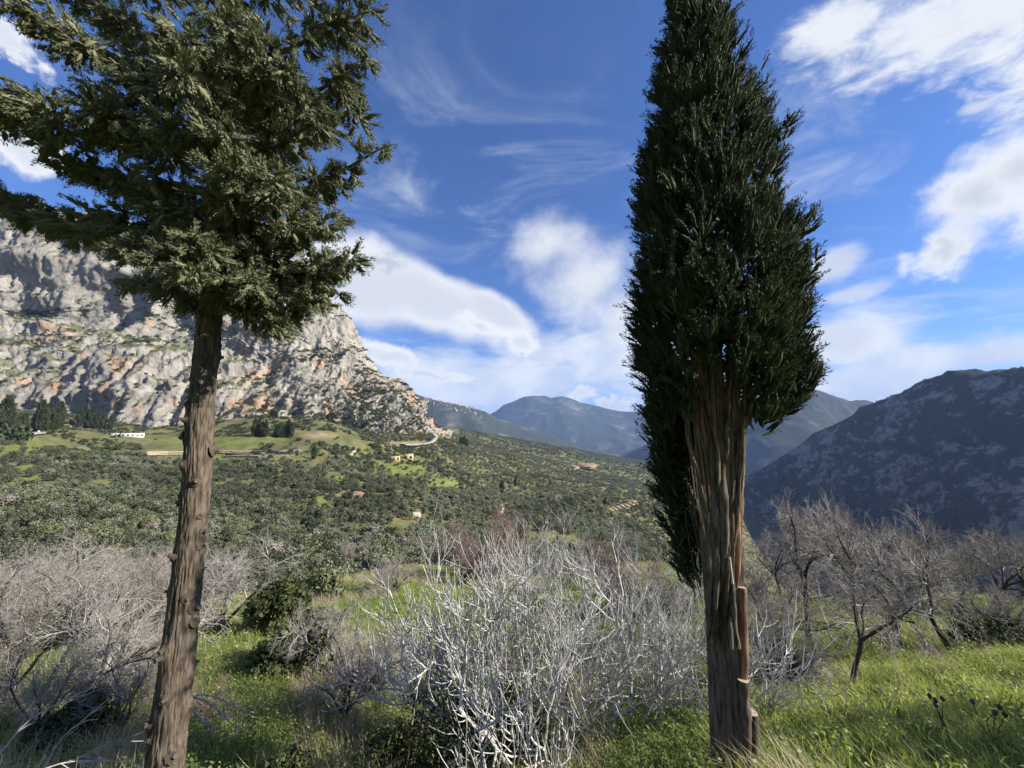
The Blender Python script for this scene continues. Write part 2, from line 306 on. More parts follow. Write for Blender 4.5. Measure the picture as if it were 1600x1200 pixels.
def Gz(x, y):
    x = np.atleast_1d(np.asarray(x, float)); y = np.atleast_1d(np.asarray(y, float)); out = np.empty(len(x))
    for s in range(0, len(x), 20000):
        q, r = _lr(x[s:s + 20000], y[s:s + 20000])
        k = -np.linalg.norm(q[:, None].astype(np.float32) - _cp[None].astype(np.float32), axis=-1) ** 1.35
        z = np.tan(k @ _sol[:_n] + _sol[_n]) * r
        xs, ys = x[s:s + 20000], y[s:s + 20000]; o = np.zeros(len(xs))
        z = z + 0.035 * fbm(np.stack([xs * 1.9, ys * 1.9, o], 1), 3, 5) * np.clip(r, 0.3, 6) / 3
        z = z + fbm(np.stack([xs / 9, ys / 9, o], 1), 3, 9) * np.clip((r - 6) * 0.012, 0, 1.2) + fbm(np.stack([xs / 85, ys / 85, o], 1), 4, 21) * np.clip((r - 90) * 0.03, 0, 11) * np.clip((6000 - r) / 3000, 0, 1)
        out[s:s + 20000] = z
    return out
def gz(x, y): return float(Gz([x], [y])[0])
_ds = np.geomspace(1.6, 6000, 420)
def hit(px, py):
    """the ground point seen at a pixel of the photograph"""
    q = np.array([P(px, py, d) for d in _ds]); h = Gz(q[:, 0], q[:, 1]); b = np.nonzero(q[:, 2] <= h)[0]
    if len(b) == 0: return None
    k = max(b[0], 1); z0 = q[k - 1, 2] - h[k - 1]; z1 = q[k, 2] - h[k]; f = z0 / (z0 - z1 + 1e-9)
    w = q[k - 1] + (q[k] - q[k - 1]) * f
    return np.array([w[0], w[1], gz(w[0], w[1])])

GRASS_PATCH = [(630, 736, 62, 15), (690, 757, 45, 14), (640, 722, 50, 6), (350, 690, 130, 9), (360, 716, 130, 7), (560, 712, 30, 8), (30, 705, 60, 22), (40, 740, 40, 18), (520, 750, 55, 7), (515, 785, 45, 7), (560, 700, 25, 6)]
DIRT_PATCH = [(785, 800, 5, 16), (545, 774, 26, 4), (655, 800, 8, 6), (500, 680, 36, 7), (640, 694, 38, 5)]
def patch_w(px, py, lst):
    w = np.zeros(len(px))
    for (x, y, a, b) in lst: w = np.maximum(w, np.clip(1.6 * (1 - np.hypot((px - x) / a, (py - y) / b)), 0, 1))
    return w
def build_ground():
    th = np.concatenate([np.linspace(-180, -64, 26)[:-1], np.linspace(-64, 64, 380), np.linspace(64, 180, 26)[1:-1]]) * math.pi / 180
    rr = np.concatenate([[0.02], np.geomspace(0.5, 3200, 400), np.geomspace(3400, 14000, 18)])
    nu, nv = len(th), len(rr)
    T, Rr = np.meshgrid(th, rr); x = (Rr * np.sin(T)).ravel(); y = (Rr * np.cos(T)).ravel(); z = Gz(x, y)
    b = Buf(); b.add(np.stack([x, y, z], 1), grid_faces(nu, nv, True)[:, ::-1])
    me = mesh_from('ground', b, M['ground'])
    px, py, d = proj(x, y, z); r = np.hypot(x, y)
    n1 = fbm(np.stack([x / 14, y / 14, 0 * x], 1), 4, 31); n2 = fbm(np.stack([x / 2.2, y / 2.2, 0 * x], 1), 4, 33)
    near = np.array([0.12, 0.16, 0.04]); dry = np.array([0.27, 0.235, 0.135]); hill = np.array([0.13, 0.135, 0.065]); soil = np.array([0.24, 0.20, 0.12]); lush = np.array([0.14, 0.165, 0.05])
    def mx(a, b_, w): return a + (b_ - a) * w[:, None]
    c = np.tile(near, (len(x), 1)); c = mx(c, dry[None], np.clip(n2 * 1.3 + n1 * 0.8 - 0.15, 0, 0.8))
    far = np.clip((r - 50) / 40, 0, 1); ch = np.tile(hill, (len(x), 1)); ch = mx(ch, soil[None], np.clip(n1 * 1.4 - 0.1, 0, 0.7)); ch = mx(ch, lush[None], np.clip(-n1 * 1.5 - 0.25, 0, 0.8))
    c = mx(c, ch, far)
    inf = (d > 60) & (d < 4000)
    c = mx(c, lush[None] * 1.15, np.where(inf, patch_w(px, py, GRASS_PATCH), 0)); c = mx(c, np.array([[0.30, 0.245, 0.16]]), np.where(inf, patch_w(px, py, DIRT_PATCH), 0))
    c = mx(c, np.array([[0.06, 0.085, 0.05]]), np.clip((r - 1500) / 1200, 0, 0.8))
    at = me.attributes.new('soil_colour', 'FLOAT_COLOR', 'POINT'); at.data.foreach_set('color', np.concatenate([c, np.ones((len(c), 1))], 1).astype(np.float32).ravel())
    return link('ground', me, kind='structure')
def ground_material():
    m = bpy.data.materials.new('ground cover'); m.use_nodes = True; t = NT(m.node_tree)
    a = t.node('ShaderNodeAttribute', attribute_name='soil_colour'); pos = t.node('ShaderNodeNewGeometry').outputs['Position']
    n = t.noise(pos, 3.0, 8, 0.7); n2 = t.noise(pos, 0.12, 5, 0.65)
    c = t.mix(1.0, a.outputs[0], t.mix(t.smooth(n, 0.3, 0.7), (0.55, 0.55, 0.55), (1.35, 1.3, 1.2)), 'MULTIPLY')
    c = t.mix(1.0, c, t.mix(t.smooth(n2, 0.35, 0.65), (0.75, 0.8, 0.8), (1.2, 1.15, 1.0)), 'MULTIPLY')
    p = t.node('ShaderNodeBsdfPrincipled'); t.put(p.inputs['Base Color'], c); p.inputs['Roughness'].default_value = 0.95; p.inputs['Specular IOR Level'].default_value = 0.1
    b = t.node('ShaderNodeBump'); b.inputs['Strength'].default_value = 0.6; b.inputs['Distance'].default_value = 0.15; t.put(b.inputs['Height'], n); t.l.new(b.outputs[0], p.inputs['Normal'])
    o = t.node('ShaderNodeOutputMaterial'); t.l.new(p.outputs[0], o.inputs[0]); return m
M['ground'] = ground_material()
build_ground()

# ------------------------------------------------------------------ cliffs and mountains
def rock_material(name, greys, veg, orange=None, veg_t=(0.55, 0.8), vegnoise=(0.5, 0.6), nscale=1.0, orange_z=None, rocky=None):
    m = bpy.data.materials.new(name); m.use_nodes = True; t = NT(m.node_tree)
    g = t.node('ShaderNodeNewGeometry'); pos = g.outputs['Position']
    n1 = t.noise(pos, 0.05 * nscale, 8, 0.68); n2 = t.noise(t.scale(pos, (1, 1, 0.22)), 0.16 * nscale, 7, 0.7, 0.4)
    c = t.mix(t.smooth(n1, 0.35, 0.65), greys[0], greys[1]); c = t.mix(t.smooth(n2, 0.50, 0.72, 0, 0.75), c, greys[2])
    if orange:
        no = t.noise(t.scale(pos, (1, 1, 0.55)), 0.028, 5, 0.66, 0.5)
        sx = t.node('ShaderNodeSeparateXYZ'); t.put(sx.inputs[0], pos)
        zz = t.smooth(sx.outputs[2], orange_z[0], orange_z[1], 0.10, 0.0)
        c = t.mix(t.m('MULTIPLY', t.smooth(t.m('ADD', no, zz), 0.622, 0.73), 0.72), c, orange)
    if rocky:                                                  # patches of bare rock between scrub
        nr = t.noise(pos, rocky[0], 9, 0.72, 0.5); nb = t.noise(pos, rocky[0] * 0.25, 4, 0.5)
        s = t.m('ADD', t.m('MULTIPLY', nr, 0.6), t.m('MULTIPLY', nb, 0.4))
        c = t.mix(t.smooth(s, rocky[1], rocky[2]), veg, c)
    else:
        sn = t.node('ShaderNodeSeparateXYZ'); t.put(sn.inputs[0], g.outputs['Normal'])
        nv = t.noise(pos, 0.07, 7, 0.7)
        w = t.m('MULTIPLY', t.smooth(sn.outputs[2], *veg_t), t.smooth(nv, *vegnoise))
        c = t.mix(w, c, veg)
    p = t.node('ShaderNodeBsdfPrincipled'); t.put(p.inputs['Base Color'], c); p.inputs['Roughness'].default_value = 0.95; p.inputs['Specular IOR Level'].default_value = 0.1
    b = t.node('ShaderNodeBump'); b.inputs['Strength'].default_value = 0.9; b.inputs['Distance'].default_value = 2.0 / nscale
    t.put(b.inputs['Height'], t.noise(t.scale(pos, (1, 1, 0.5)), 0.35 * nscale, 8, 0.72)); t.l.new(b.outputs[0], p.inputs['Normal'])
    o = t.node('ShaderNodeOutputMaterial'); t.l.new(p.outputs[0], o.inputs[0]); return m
M['cliff'] = rock_material('grey limestone cliff', ((0.22, 0.205, 0.18), (0.37, 0.345, 0.305), (0.12, 0.113, 0.104)), (0.10, 0.115, 0.045), (0.40, 0.235, 0.13), (0.50, 0.75), (0.38, 0.54), orange_z=(60, 330))
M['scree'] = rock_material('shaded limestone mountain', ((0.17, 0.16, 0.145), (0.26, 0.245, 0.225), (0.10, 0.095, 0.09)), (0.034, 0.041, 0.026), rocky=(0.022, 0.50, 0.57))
M['far_mountain'] = rock_material('far scrub mountain', ((0.16, 0.16, 0.14), (0.21, 0.20, 0.17), (0.12, 0.12, 0.10)), (0.04, 0.052, 0.036), nscale=0.2, rocky=(0.004, 0.50, 0.66))

def cr_interp(K, n, axis):
    """Catmull-Rom resample of control points along an axis"""
    K = np.moveaxis(K, axis, 0); k = len(K); t = np.linspace(0, k - 1, n); i = np.clip(t.astype(int), 0, k - 2); f = (t - i).reshape((-1,) + (1,) * (K.ndim - 1))
    p0 = K[np.clip(i - 1, 0, k - 1)]; p1 = K[i]; p2 = K[i + 1]; p3 = K[np.clip(i + 2, 0, k - 1)]
    r = 0.5 * (2 * p1 + (p2 - p0) * f + (2 * p0 - 5 * p1 + 4 * p2 - p3) * f ** 2 + (3 * p1 - p0 - 3 * p2 + p3) * f ** 3)
    return np.moveaxis(r, 0, axis)
def massif(name, cols, nu, nv, disp, material, back=None, kind='structure'):
    """cols: list of columns, each a list of (px, py, depth) from the foot to the crest; a far side is added behind the crest"""
    K = np.array([[P(*q) for q in c] for c in cols])                    # ncol, nk, 3
    top = K[:, -1]; h = np.stack([top[:, 0], top[:, 1], 0 * top[:, 0]], 1); h = unit(h)
    bk = back or 250
    ext = np.stack([top + h * bk * 0.35 + np.array([0, 0, -bk * 0.06]), top + h * bk + np.array([0, 0, -bk * 0.45])], 1)
    K = np.concatenate([K, ext], 1)
    # even out parameter along v by length of the mean column
    S = cr_interp(cr_interp(K, nu, 0), nv, 1).transpose(1, 0, 2)         # nv, nu, 3
    V = S.reshape(-1, 3); du = np.gradient(S, axis=1); dv = np.gradient(S, axis=0); N = unit(np.cross(du, dv)).reshape(-1, 3)
    toc = -V; N[np.einsum('ij,ij->i', N, toc) < 0] *= -1
    N[:, 2] = np.maximum(N[:, 2], -0.2)
    vv = np.repeat(np.linspace(0, 1, nv), nu)
    V2 = V + N * disp(V, vv)[:, None]
    b = Buf(); b.add(V2, grid_faces(nu, nv))
    me = mesh_from(name, b, material); o = link(name, me, kind=kind)
    return o, V2.reshape(nv, nu, 3)

def cliff_disp(V, vv):
    q = V.copy(); q[:, 2] *= 0.55
    q[:, 1] += V[:, 2] * 0.35
    a = fbm(q / 130, 4, 3, ridged=True) * 30
    q2 = V.copy(); q2[:, 2] *= 0.36; q2[:, :2] += 7 * np.stack([fbm(V / 40, 2, 5), fbm(V / 40, 2, 6)], 1)
    b = fbm(q2 / 42, 3, 8, 0.6, ridged=True) * 6 - fbm(q2 / 26, 5, 18, 0.68, ridged=True) * 9
    w = fbm(V / 60, 3, 12) * 28
    st = (V[:, 2] + w * 1.6 + V[:, 1] * 0.12) / 40.0; fr = st - np.floor(st)
    ledge = (np.where(fr < 0.75, fr / 0.75, (1 - fr) / 0.25) - 0.5) * -3.0 * np.clip(fbm(V / 90, 2, 14) * 3 + 0.5, 0, 1)
    q3 = V.copy(); q3[:, 2] *= 0.32; q3[:, :2] += 2.5 * np.stack([fbm(V / 12, 2, 45), fbm(V / 12, 2, 46)], 1); c = -fbm(q3 / 8.0, 4, 40, 0.72, ridged=True) * 4.0 + fbm(V / 4.0, 3, 44, 0.7) * 1.8
    return a + b + ledge + c
# columns across the cliff: foot, top of lower band, shelf, foot of upper wall, crest
cl = []
for x, yb, db, y1, d1, y2, d2, y3, d3, yc, dc in [
    (-420, 690, 400, 610, 430, 500, 520, 430, 540, 270, 600), (-220, 690, 430, 610, 450, 500, 545, 430, 560, 290, 625), (-60, 690, 450, 612, 470, 505, 575, 455, 590, 312, 650),
    (60, 690, 465, 615, 488, 508, 600, 465, 612, 326, 665), (160, 692, 470, 600, 490, 500, 605, 462, 618, 350, 672), (260, 695, 462, 612, 485, 515, 600, 470, 618, 388, 675), (340, 692, 468, 620, 490, 540, 590, 480, 615, 415, 680),
    (420, 688, 480, 632, 505, 575, 570, 510, 610, 448, 680), (490, 682, 500, 640, 520, 585, 570, 540, 605, 482, 680), (535, 690, 520, 645, 540, 600, 580, 555, 620, 508, 685), (565, 694, 535, 655, 552, 620, 590, 590, 625, 553, 690), (600, 700, 555, 668, 570, 640, 605, 615, 640, 590, 700),
    (628, 702, 580, 678, 592, 655, 620, 630, 660, 606, 720), (650, 704, 610, 686, 625, 668, 650, 652, 690, 640, 750), (668, 706, 650, 692, 665, 680, 690, 668, 720, 660, 790), (700, 712, 720, 704, 740, 696, 770, 690, 800, 684, 850)]:
    cl.append([(x, yb + 25, db * 0.97), (x, yb, db), (x, y1, d1), (x, y2, d2), (x, y3, d3), (x, yc, dc)])
cliff, CV = massif('cliff', cl, 540, 360, cliff_disp, M['cliff'], back=300)

def mtn_disp(sc, amp, seed):
    def f(V, vv):
        q = V.copy(); q[:, 2] *= 0.6
        return fbm(q / sc, 6, seed, 0.52, ridged=True) * amp + fbm(V / (sc * 0.22), 4, seed + 5, 0.6) * amp * 0.16
    return f
mt = []
for x, yc, dc, db in [(1120, 775, 1900, 1760), (1165, 752, 1880, 1690), (1200, 730, 1850, 1620), (1245, 703, 1800, 1540), (1300, 672, 1700, 1420), (1360, 640, 1600, 1300), (1405, 622, 1520, 1210), (1435, 600, 1470, 1160), (1475, 589, 1400, 1090), (1540, 583, 1300, 1000), (1610, 579, 1200, 910), (1720, 572, 1060, 790), (1900, 560, 880, 640), (2200, 550, 680, 480)]:
    yb = 900
    mt.append([(x, yb + (yc - yb) * f, db + (dc - db) * g) for f, g in ((-0.15, -0.1), (0.0, 0.0), (0.28, 0.2), (0.56, 0.45), (0.82, 0.74), (1.0, 1.0))])
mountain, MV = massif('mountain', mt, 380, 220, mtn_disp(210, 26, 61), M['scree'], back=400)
# sunlit mountain behind it, the ridge with the village, the far blue range
m2 = []
for x, yc, dc, db in [(840, 770, 4700, 3900), (920, 735, 4500, 3700), (990, 705, 4300, 3400), (1060, 672, 4100, 3000), (1140, 640, 4000, 2900), (1200, 622, 3900, 2700), (1262, 615, 3900, 2600), (1310, 624, 3950, 2600), (1362, 634, 4000, 2500), (1450, 640, 4000, 2400), (1650, 640, 4000, 2300)]:
    m2.append([(x, 800 + (yc - 800) * f, db + (dc - db) * g) for f, g in ((-0.1, -0.05), (0.0, 0.0), (0.3, 0.25), (0.6, 0.5), (0.85, 0.8), (1.0, 1.0))])
massif('mountain', m2, 200, 130, mtn_disp(700, 70, 71), M['far_mountain'], back=1500)
m3 = []
for x, yc, dc, db in [(560, 590, 4300, 3300), (620, 605, 4300, 3200), (655, 619, 4300, 3100), (680, 627, 4250, 2900), (700, 630, 4250, 2800), (735, 638, 4300, 2700), (760, 646, 4400, 2700), (790, 658, 4600, 2700), (850, 678, 4700, 2800), (930, 705, 4700, 2900), (1000, 730, 4500, 3000)]:
    m3.append([(x, 735 + (yc - 735) * f, db + (dc - db) * g) for f, g in ((-0.1, -0.05), (0.0, 0.0), (0.35, 0.3), (0.65, 0.58), (0.88, 0.82), (1.0, 1.0))])
_, VR = massif('ridge', m3, 200, 110, mtn_disp(600, 34, 81), M['far_mountain'], back=1500)
m4 = []
for x, yc, dc, db in [(640, 668, 9500, 7000), (720, 662, 9200, 6500), (768, 648, 9000, 6300), (790, 634, 9000, 6200), (815, 624, 9000, 6200), (835, 621, 9000, 6200), (860, 626, 9000, 6000), (880, 624, 9000, 6000), (910, 633, 9000, 5800), (950, 642, 8900, 5700), (985, 644, 8800, 5600), (1015, 637, 8700, 5500), (1060, 630, 8500, 5400), (1150, 634, 8400, 5400), (1300, 645, 8000, 5200), (1500, 650, 8000, 5200)]:
    m4.append([(x, 740 + (yc - 740) * f, db + (dc - db) * g) for f, g in ((-0.1, -0.05), (0.0, 0.0), (0.3, 0.25), (0.6, 0.5), (0.85, 0.8), (1.0, 1.0))])
massif('mountain', m4, 260, 110, mtn_disp(1500, 110, 91), M['far_mountain'], back=3000)

# ------------------------------------------------------------------ vegetation builders
def scatter(name, pts, rot, scl, idx, protos, kind='stuff', parent=None):
    """plants nobody could count: points that carry copies of a few plants"""
    me = bpy.data.meshes.new(name); pts = np.asarray(pts, np.float32); me.vertices.add(len(pts)); me.vertices.foreach_set('co', pts.ravel())
    a = me.attributes.new('turn', 'FLOAT_VECTOR', 'POINT'); a.data.foreach_set('vector', np.asarray(rot, np.float32).ravel())
    a = me.attributes.new('size', 'FLOAT_VECTOR', 'POINT'); s = np.asarray(scl, np.float32); s = np.repeat(s[:, None], 3, 1) if s.ndim == 1 else s; a.data.foreach_set('vector', s.ravel())
    a = me.attributes.new('pick', 'INT', 'POINT'); a.data.foreach_set('value', np.asarray(idx, np.int32))
    me.update()
    col = bpy.data.collections.new(name + ' plants')
    for k, pm in enumerate(protos):
        po = bpy.data.objects.new('%s_%02d' % (name, k), pm); col.objects.link(po)
    ng = bpy.data.node_groups.new(name, 'GeometryNodeTree')
    ng.interface.new_socket('Geometry', in_out='INPUT', socket_type='NodeSocketGeometry'); ng.interface.new_socket('Geometry', in_out='OUTPUT', socket_type='NodeSocketGeometry')
    N, L = ng.nodes, ng.links
    gi, go = N.new('NodeGroupInput'), N.new('NodeGroupOutput'); ci = N.new('GeometryNodeCollectionInfo'); ci.inputs['Collection'].default_value = col
    ci.inputs['Separate Children'].default_value = True; ci.inputs['Reset Children'].default_value = True
    ip = N.new('GeometryNodeInstanceOnPoints'); ip.inputs['Pick Instance'].default_value = True
    def attr(n, ty):
        q = N.new('GeometryNodeInputNamedAttribute'); q.data_type = ty; q.inputs['Name'].default_value = n; return [o for o in q.outputs if o.enabled][0]
    L.new(gi.outputs[0], ip.inputs['Points']); L.new(ci.outputs[0], ip.inputs['Instance']); L.new(attr('pick', 'INT'), ip.inputs['Instance Index'])
    e2r = N.new('FunctionNodeEulerToRotation'); L.new(attr('turn', 'FLOAT_VECTOR'), e2r.inputs[0]); L.new(e2r.outputs[0], ip.inputs['Rotation']); L.new(attr('size', 'FLOAT_VECTOR'), ip.inputs['Scale'])
    L.new(ip.outputs[0], go.inputs[0])
    o = link(name, me, parent=parent, kind=kind); md = o.modifiers.new('scatter', 'NODES'); md.node_group = ng
    return o

def sprays(rng, pos, dirs, L, W, K=9, spread=0.75):
    """flat feathery sprays of scale leaves: K pointed triangles on each short axis"""
    n = len(pos); dirs = unit(dirs); rnd = unit(rng.normal(size=(n, 3))); s = unit(np.cross(dirs, rnd)); nn = np.cross(dirs, s)
    L = np.broadcast_to(L, (n,)); out = np.empty((n, K, 3, 3), np.float32)
    for k in range(K):
        t0 = 0.75 * k / max(K - 1, 1); side = -1 if k % 2 else 1
        ang = (spread * (1.0 - 0.6 * t0) if k < K - 1 else 0.0) * side + rng.normal(0, 0.18, n); tw = rng.normal(0, 0.3, n)
        dk = dirs * np.cos(ang)[:, None] + s * np.sin(ang)[:, None] + nn * tw[:, None]; dk = unit(dk)
        ll = L * (0.62 - 0.25 * t0) * rng.uniform(0.7, 1.2, n); b = pos + dirs * (L * t0)[:, None]
        wv = unit(np.cross(dk, nn + 0.4 * rnd)) * (W * rng.uniform(0.7, 1.3, n))[:, None]
        out[:, k, 0] = b - wv * 0.5; out[:, k, 1] = b + wv * 0.5 + dk * (ll * 0.25)[:, None]; out[:, k, 2] = b + dk * ll[:, None]
    v = out.reshape(-1, 3); return v, np.arange(len(v), dtype=np.int32).reshape(-1, 3)

def plumes(rng, pos, dirs, L, Rad, N, leaf=0.034, w=0.012):
    """cypress plumes: tapering feathery spikes thick with small scale-leaf shoots"""
    n = len(pos); dirs = unit(dirs); a = unit(np.cross(dirs, rng.normal(size=(n, 3)))); b = np.cross(dirs, a); L = np.broadcast_to(L, (n,)); Rad = np.broadcast_to(Rad, (n,))
    t = rng.uniform(0, 1, (n, N)) ** 0.85; th = rng.uniform(0, 6.283, (n, N)); bend = rng.normal(0, 0.22, (n, 1)) * L[:, None]
    rp = Rad[:, None] * (0.35 + 0.9 * t) * np.sqrt(np.clip(1.04 - t, 0.02, 1)) * rng.uniform(0.35, 1.0, (n, N))
    rad = np.cos(th)[..., None] * a[:, None] + np.sin(th)[..., None] * b[:, None]
    p = pos[:, None] + dirs[:, None] * (t * L[:, None])[..., None] + a[:, None] * (bend * t * t)[..., None] + rad * rp[..., None]
    d = unit(dirs[:, None] * 0.85 + rad * (0.75 - 0.4 * t)[..., None] + rng.normal(0, 0.22, (n, N, 3))); s = unit(np.cross(d, rng.normal(size=(n, N, 3))))
    l = leaf * rng.uniform(0.6, 1.3, (n, N, 1)); ww = w * rng.uniform(0.7, 1.3, (n, N, 1))
    v = np.stack([p - s * ww * 0.5, p + s * ww * 0.5 + d * l * 0.3, p + d * l], 2).reshape(-1, 3); return v, np.arange(len(v), dtype=np.int32).reshape(-1, 3)

def plume_cores(rng, pos, dirs, L, Rad):
    """the dense heart of each plume"""
    n = len(pos); dirs = unit(dirs); a = unit(np.cross(dirs, rng.normal(size=(n, 3)))); b = np.cross(dirs, a); L = np.broadcast_to(L, (n,)); Rad = np.broadcast_to(Rad, (n,))
    ts = np.array([-.12, .35, .78]); rs = np.array([.25, .46, .08]); an = np.arange(5) * 2 * math.pi / 5
    rr = Rad[:, None, None] * rs[None, :, None] * rng.uniform(.6, 1.4, (n, 3, 5)); ring = np.cos(an)[None, :, None] * a[:, None] + np.sin(an)[None, :, None] * b[:, None]
    v = pos[:, None, None] + dirs[:, None, None] * (ts[None, :] * L[:, None])[:, :, None, None] + ring[:, None] * rr[..., None]
    f = grid_faces(5, 3, True); F_ = (f[None] + (np.arange(n) * 15)[:, None, None]).reshape(-1, 4); return v.reshape(-1, 3), F_.astype(np.int32)

def leaf_cloud(rng, centers, radii, n, size, flat=1.0, shell=0.45, updir=0.3):
    """leaf-sized quads spread through overlapping clumps"""
    centers = np.asarray(centers, float); radii = np.asarray(radii, float); w = radii ** 2; ci = rng.choice(len(centers), n, p=w / w.sum())
    d = unit(rng.normal(size=(n, 3))); r = rng.uniform(0, 1, n) ** shell; p = centers[ci] + d * (r * radii[ci])[:, None] * np.array([1, 1, flat])
    nrm = unit(d + rng.normal(0, 0.7, (n, 3)) + np.array([0, 0, updir])); a = unit(np.cross(nrm, rng.normal(size=(n, 3)))); b = np.cross(nrm, a)
    sz = size * rng.uniform(0.6, 1.35, n)[:, None]
    v = np.stack([p - a * sz * 0.5, p + b * sz * 0.28 + nrm * sz * 0.1, p + a * sz * 0.5, p - b * sz * 0.28 + nrm * sz * 0.1], 1).reshape(-1, 3)
    return v, np.arange(4 * n, dtype=np.int32).reshape(-1, 4)

def grow(lines, rng, p, d, r, L, lev, S):
    """one branch and everything on it; S: list of settings for each level"""
    st = S[lev]; n = st['n']; seg = L / n; pts = [p]; dirs = [d]; rr = [r]; kink = st.get('kink', 0.15); up = st.get('up', 0.0); tip = st.get('tip', 0.35)
    for k in range(n):
        d = unit(d + rng.normal(0, kink, 3) + np.array([0, 0, up * seg / max(L, 1e-3) * n / 4])); p = p + d * seg
        pts.append(p); dirs.append(d); rr.append(r * (1 - (1 - tip) * (k + 1) / n))
    lines.append((np.array(pts), np.array(rr), lev))
    if lev + 1 >= len(S): return
    nx = S[lev + 1]; cnt = int(rng.integers(nx['cnt'][0], nx['cnt'][1] + 1)); f0 = nx.get('from', 0.25)
    for c in range(cnt):
        f = f0 + (1 - f0) * (c + rng.uniform(0.1, 0.9)) / cnt; q = f * n; i = min(int(q), n - 1); w = q - i
        bp = pts[i] * (1 - w) + pts[i + 1] * w; bd = dirs[i]; az = rng.uniform(0, 2 * math.pi); s = unit(np.cross(bd, np.array([math.cos(az), math.sin(az), 0.23])))
        an = rng.uniform(*nx['ang']); nd = unit(bd * math.cos(an) + s * math.sin(an) + np.array([0, 0, nx.get('lift', 0.0)]))
        rad = min(rr[i] * 0.8, nx['r'] * rng.uniform(0.75, 1.2)); ln = nx['len'] * rng.uniform(0.6, 1.25) * (1.0 - nx.get('shrink', 0.4) * f)
        grow(lines, rng, bp, nd, rad, ln, lev + 1, S)
def lines_to_meshes(name, lines, split, mats, sides=(7, 6, 4, 3, 3, 3)):
    a, b = Buf(), Buf()
    for pts, rr, lev in lines: tube(a if lev < split else b, pts, rr, sides[min(lev, len(sides) - 1)])
    return mesh_from(name + ' limbs', a, mats[0]), mesh_from(name + ' twigs', b, mats[1])

# ------------------------------------------------------------------ the olive groves
def olive_mesh(seed, m):
    rng = np.random.default_rng(seed); c = []; rad = []
    for k in range(13):
        a = rng.uniform(0, 6.28); q = rng.uniform(0.1, 1.0) ** 0.6 * 1.75; c.append([q * math.cos(a), q * math.sin(a), rng.uniform(1.5, 3.5) - 0.28 * q]); rad.append(rng.uniform(0.55, 1.05))
    b = Buf(); v, f = leaf_cloud(rng, c, rad, 620, 0.46, 0.85, 0.35); b.add(v, f, 0)
    for k in range(3): tube(b, [[0, 0, -0.3], [rng.normal(0, .12), rng.normal(0, .12), 0.8], [rng.normal(0, .6), rng.normal(0, .6), 2.0]], [0.22, 0.17, 0.08], 5, 1)
    return mesh_from('olive tree', b, [m, M['limb']], smooth=False)
OL = [olive_mesh(100 + k, M[('olive_a', 'olive_b', 'olive_c', 'olive_b', 'olive_a', 'scrub', 'twig')[k]]) for k in range(7)]
rng = np.random.default_rng(7)
def area_pts(n, r0, r1, t0, t1):
    r = np.sqrt(rng.uniform(r0 * r0, r1 * r1, n)); t = rng.uniform(t0, t1, n); return r * np.sin(t), r * np.cos(t)
def foot_of_cliff(x, y):
    """depth of the cliff foot in this direction"""
    px, _, d = proj(x, y, np.zeros_like(x)); fx = [c[1][0] for c in cl]; fd = [c[1][2] for c in cl]
    return np.where(px < 705, np.interp(px, fx, fd), 1e9), d
X, Y, T = [], [], []
for r0, r1, t0, t1, dens in ((66, 170, -1.02, 0.62, 1 / 7.5), (170, 420, -1.02, 0.66, 1 / 13), (420, 1100, -0.35, 0.66, 1 / 30), (1100, 2700, -0.14, 0.60, 1 / 95)):
    n = int(0.5 * (t1 - t0) * (r1 * r1 - r0 * r0) * dens); x, y = area_pts(n, r0, r1, t0, t1); X.append(x); Y.append(y); T.append(np.full(n, r1 > 1000))
X = np.concatenate(X); Y = np.concatenate(Y); T = np.concatenate(T); Z = Gz(X, Y); px, py, d = proj(X, Y, Z)
fc, dd = foot_of_cliff(X, Y)
gapn = fbm(np.stack([X / 26, Y / 26, 0 * X], 1), 3, 77)
ok = (px > -140) & (px < 1400) & (py > 640) & (py < 960) & (dd < fc - 4) & (gapn < 0.46)
ok &= (patch_w(px, py, GRASS_PATCH) < rng.uniform(0.15, 1.1, len(px))) & (patch_w(px, py, DIRT_PATCH) < 0.25)
ok &= ~((px > 220) & (px < 520) & (py > 688) & (py < 722) & (rng.random(len(px)) > 0.10))
ok &= ~((d < 330) & (py < 690) & (px < 100))
X, Y, Z, T, px, py, d = [q[ok] for q in (X, Y, Z, T, px, py, d)]
tone = fbm(np.stack([X / 60, Y / 60, 0 * X], 1), 3, 55) + 0.0004 * (px - 500) + rng.normal(0, 0.25, len(X))
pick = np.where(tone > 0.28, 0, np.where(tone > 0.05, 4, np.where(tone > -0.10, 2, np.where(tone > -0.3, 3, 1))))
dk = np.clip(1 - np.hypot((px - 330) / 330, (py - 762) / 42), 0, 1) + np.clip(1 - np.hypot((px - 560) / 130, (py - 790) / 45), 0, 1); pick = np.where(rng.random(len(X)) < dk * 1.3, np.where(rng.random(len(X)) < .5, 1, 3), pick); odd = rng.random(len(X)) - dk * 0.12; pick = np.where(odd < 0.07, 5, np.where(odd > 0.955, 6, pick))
size = rng.uniform(0.62, 1.0, len(X)) ** 2 * 1.28 * np.where(d > 1100, 1.5, np.where(d > 420, 1.05, 1.0)); rz = rng.uniform(0, 6.28, len(X))
order = np.argsort(-size / d); near = order[:300]; rest = order[300:]
onear = {0: 'silvery', 4: 'silvery', 2: 'mid-green', 1: 'dark', 3: 'dark'}
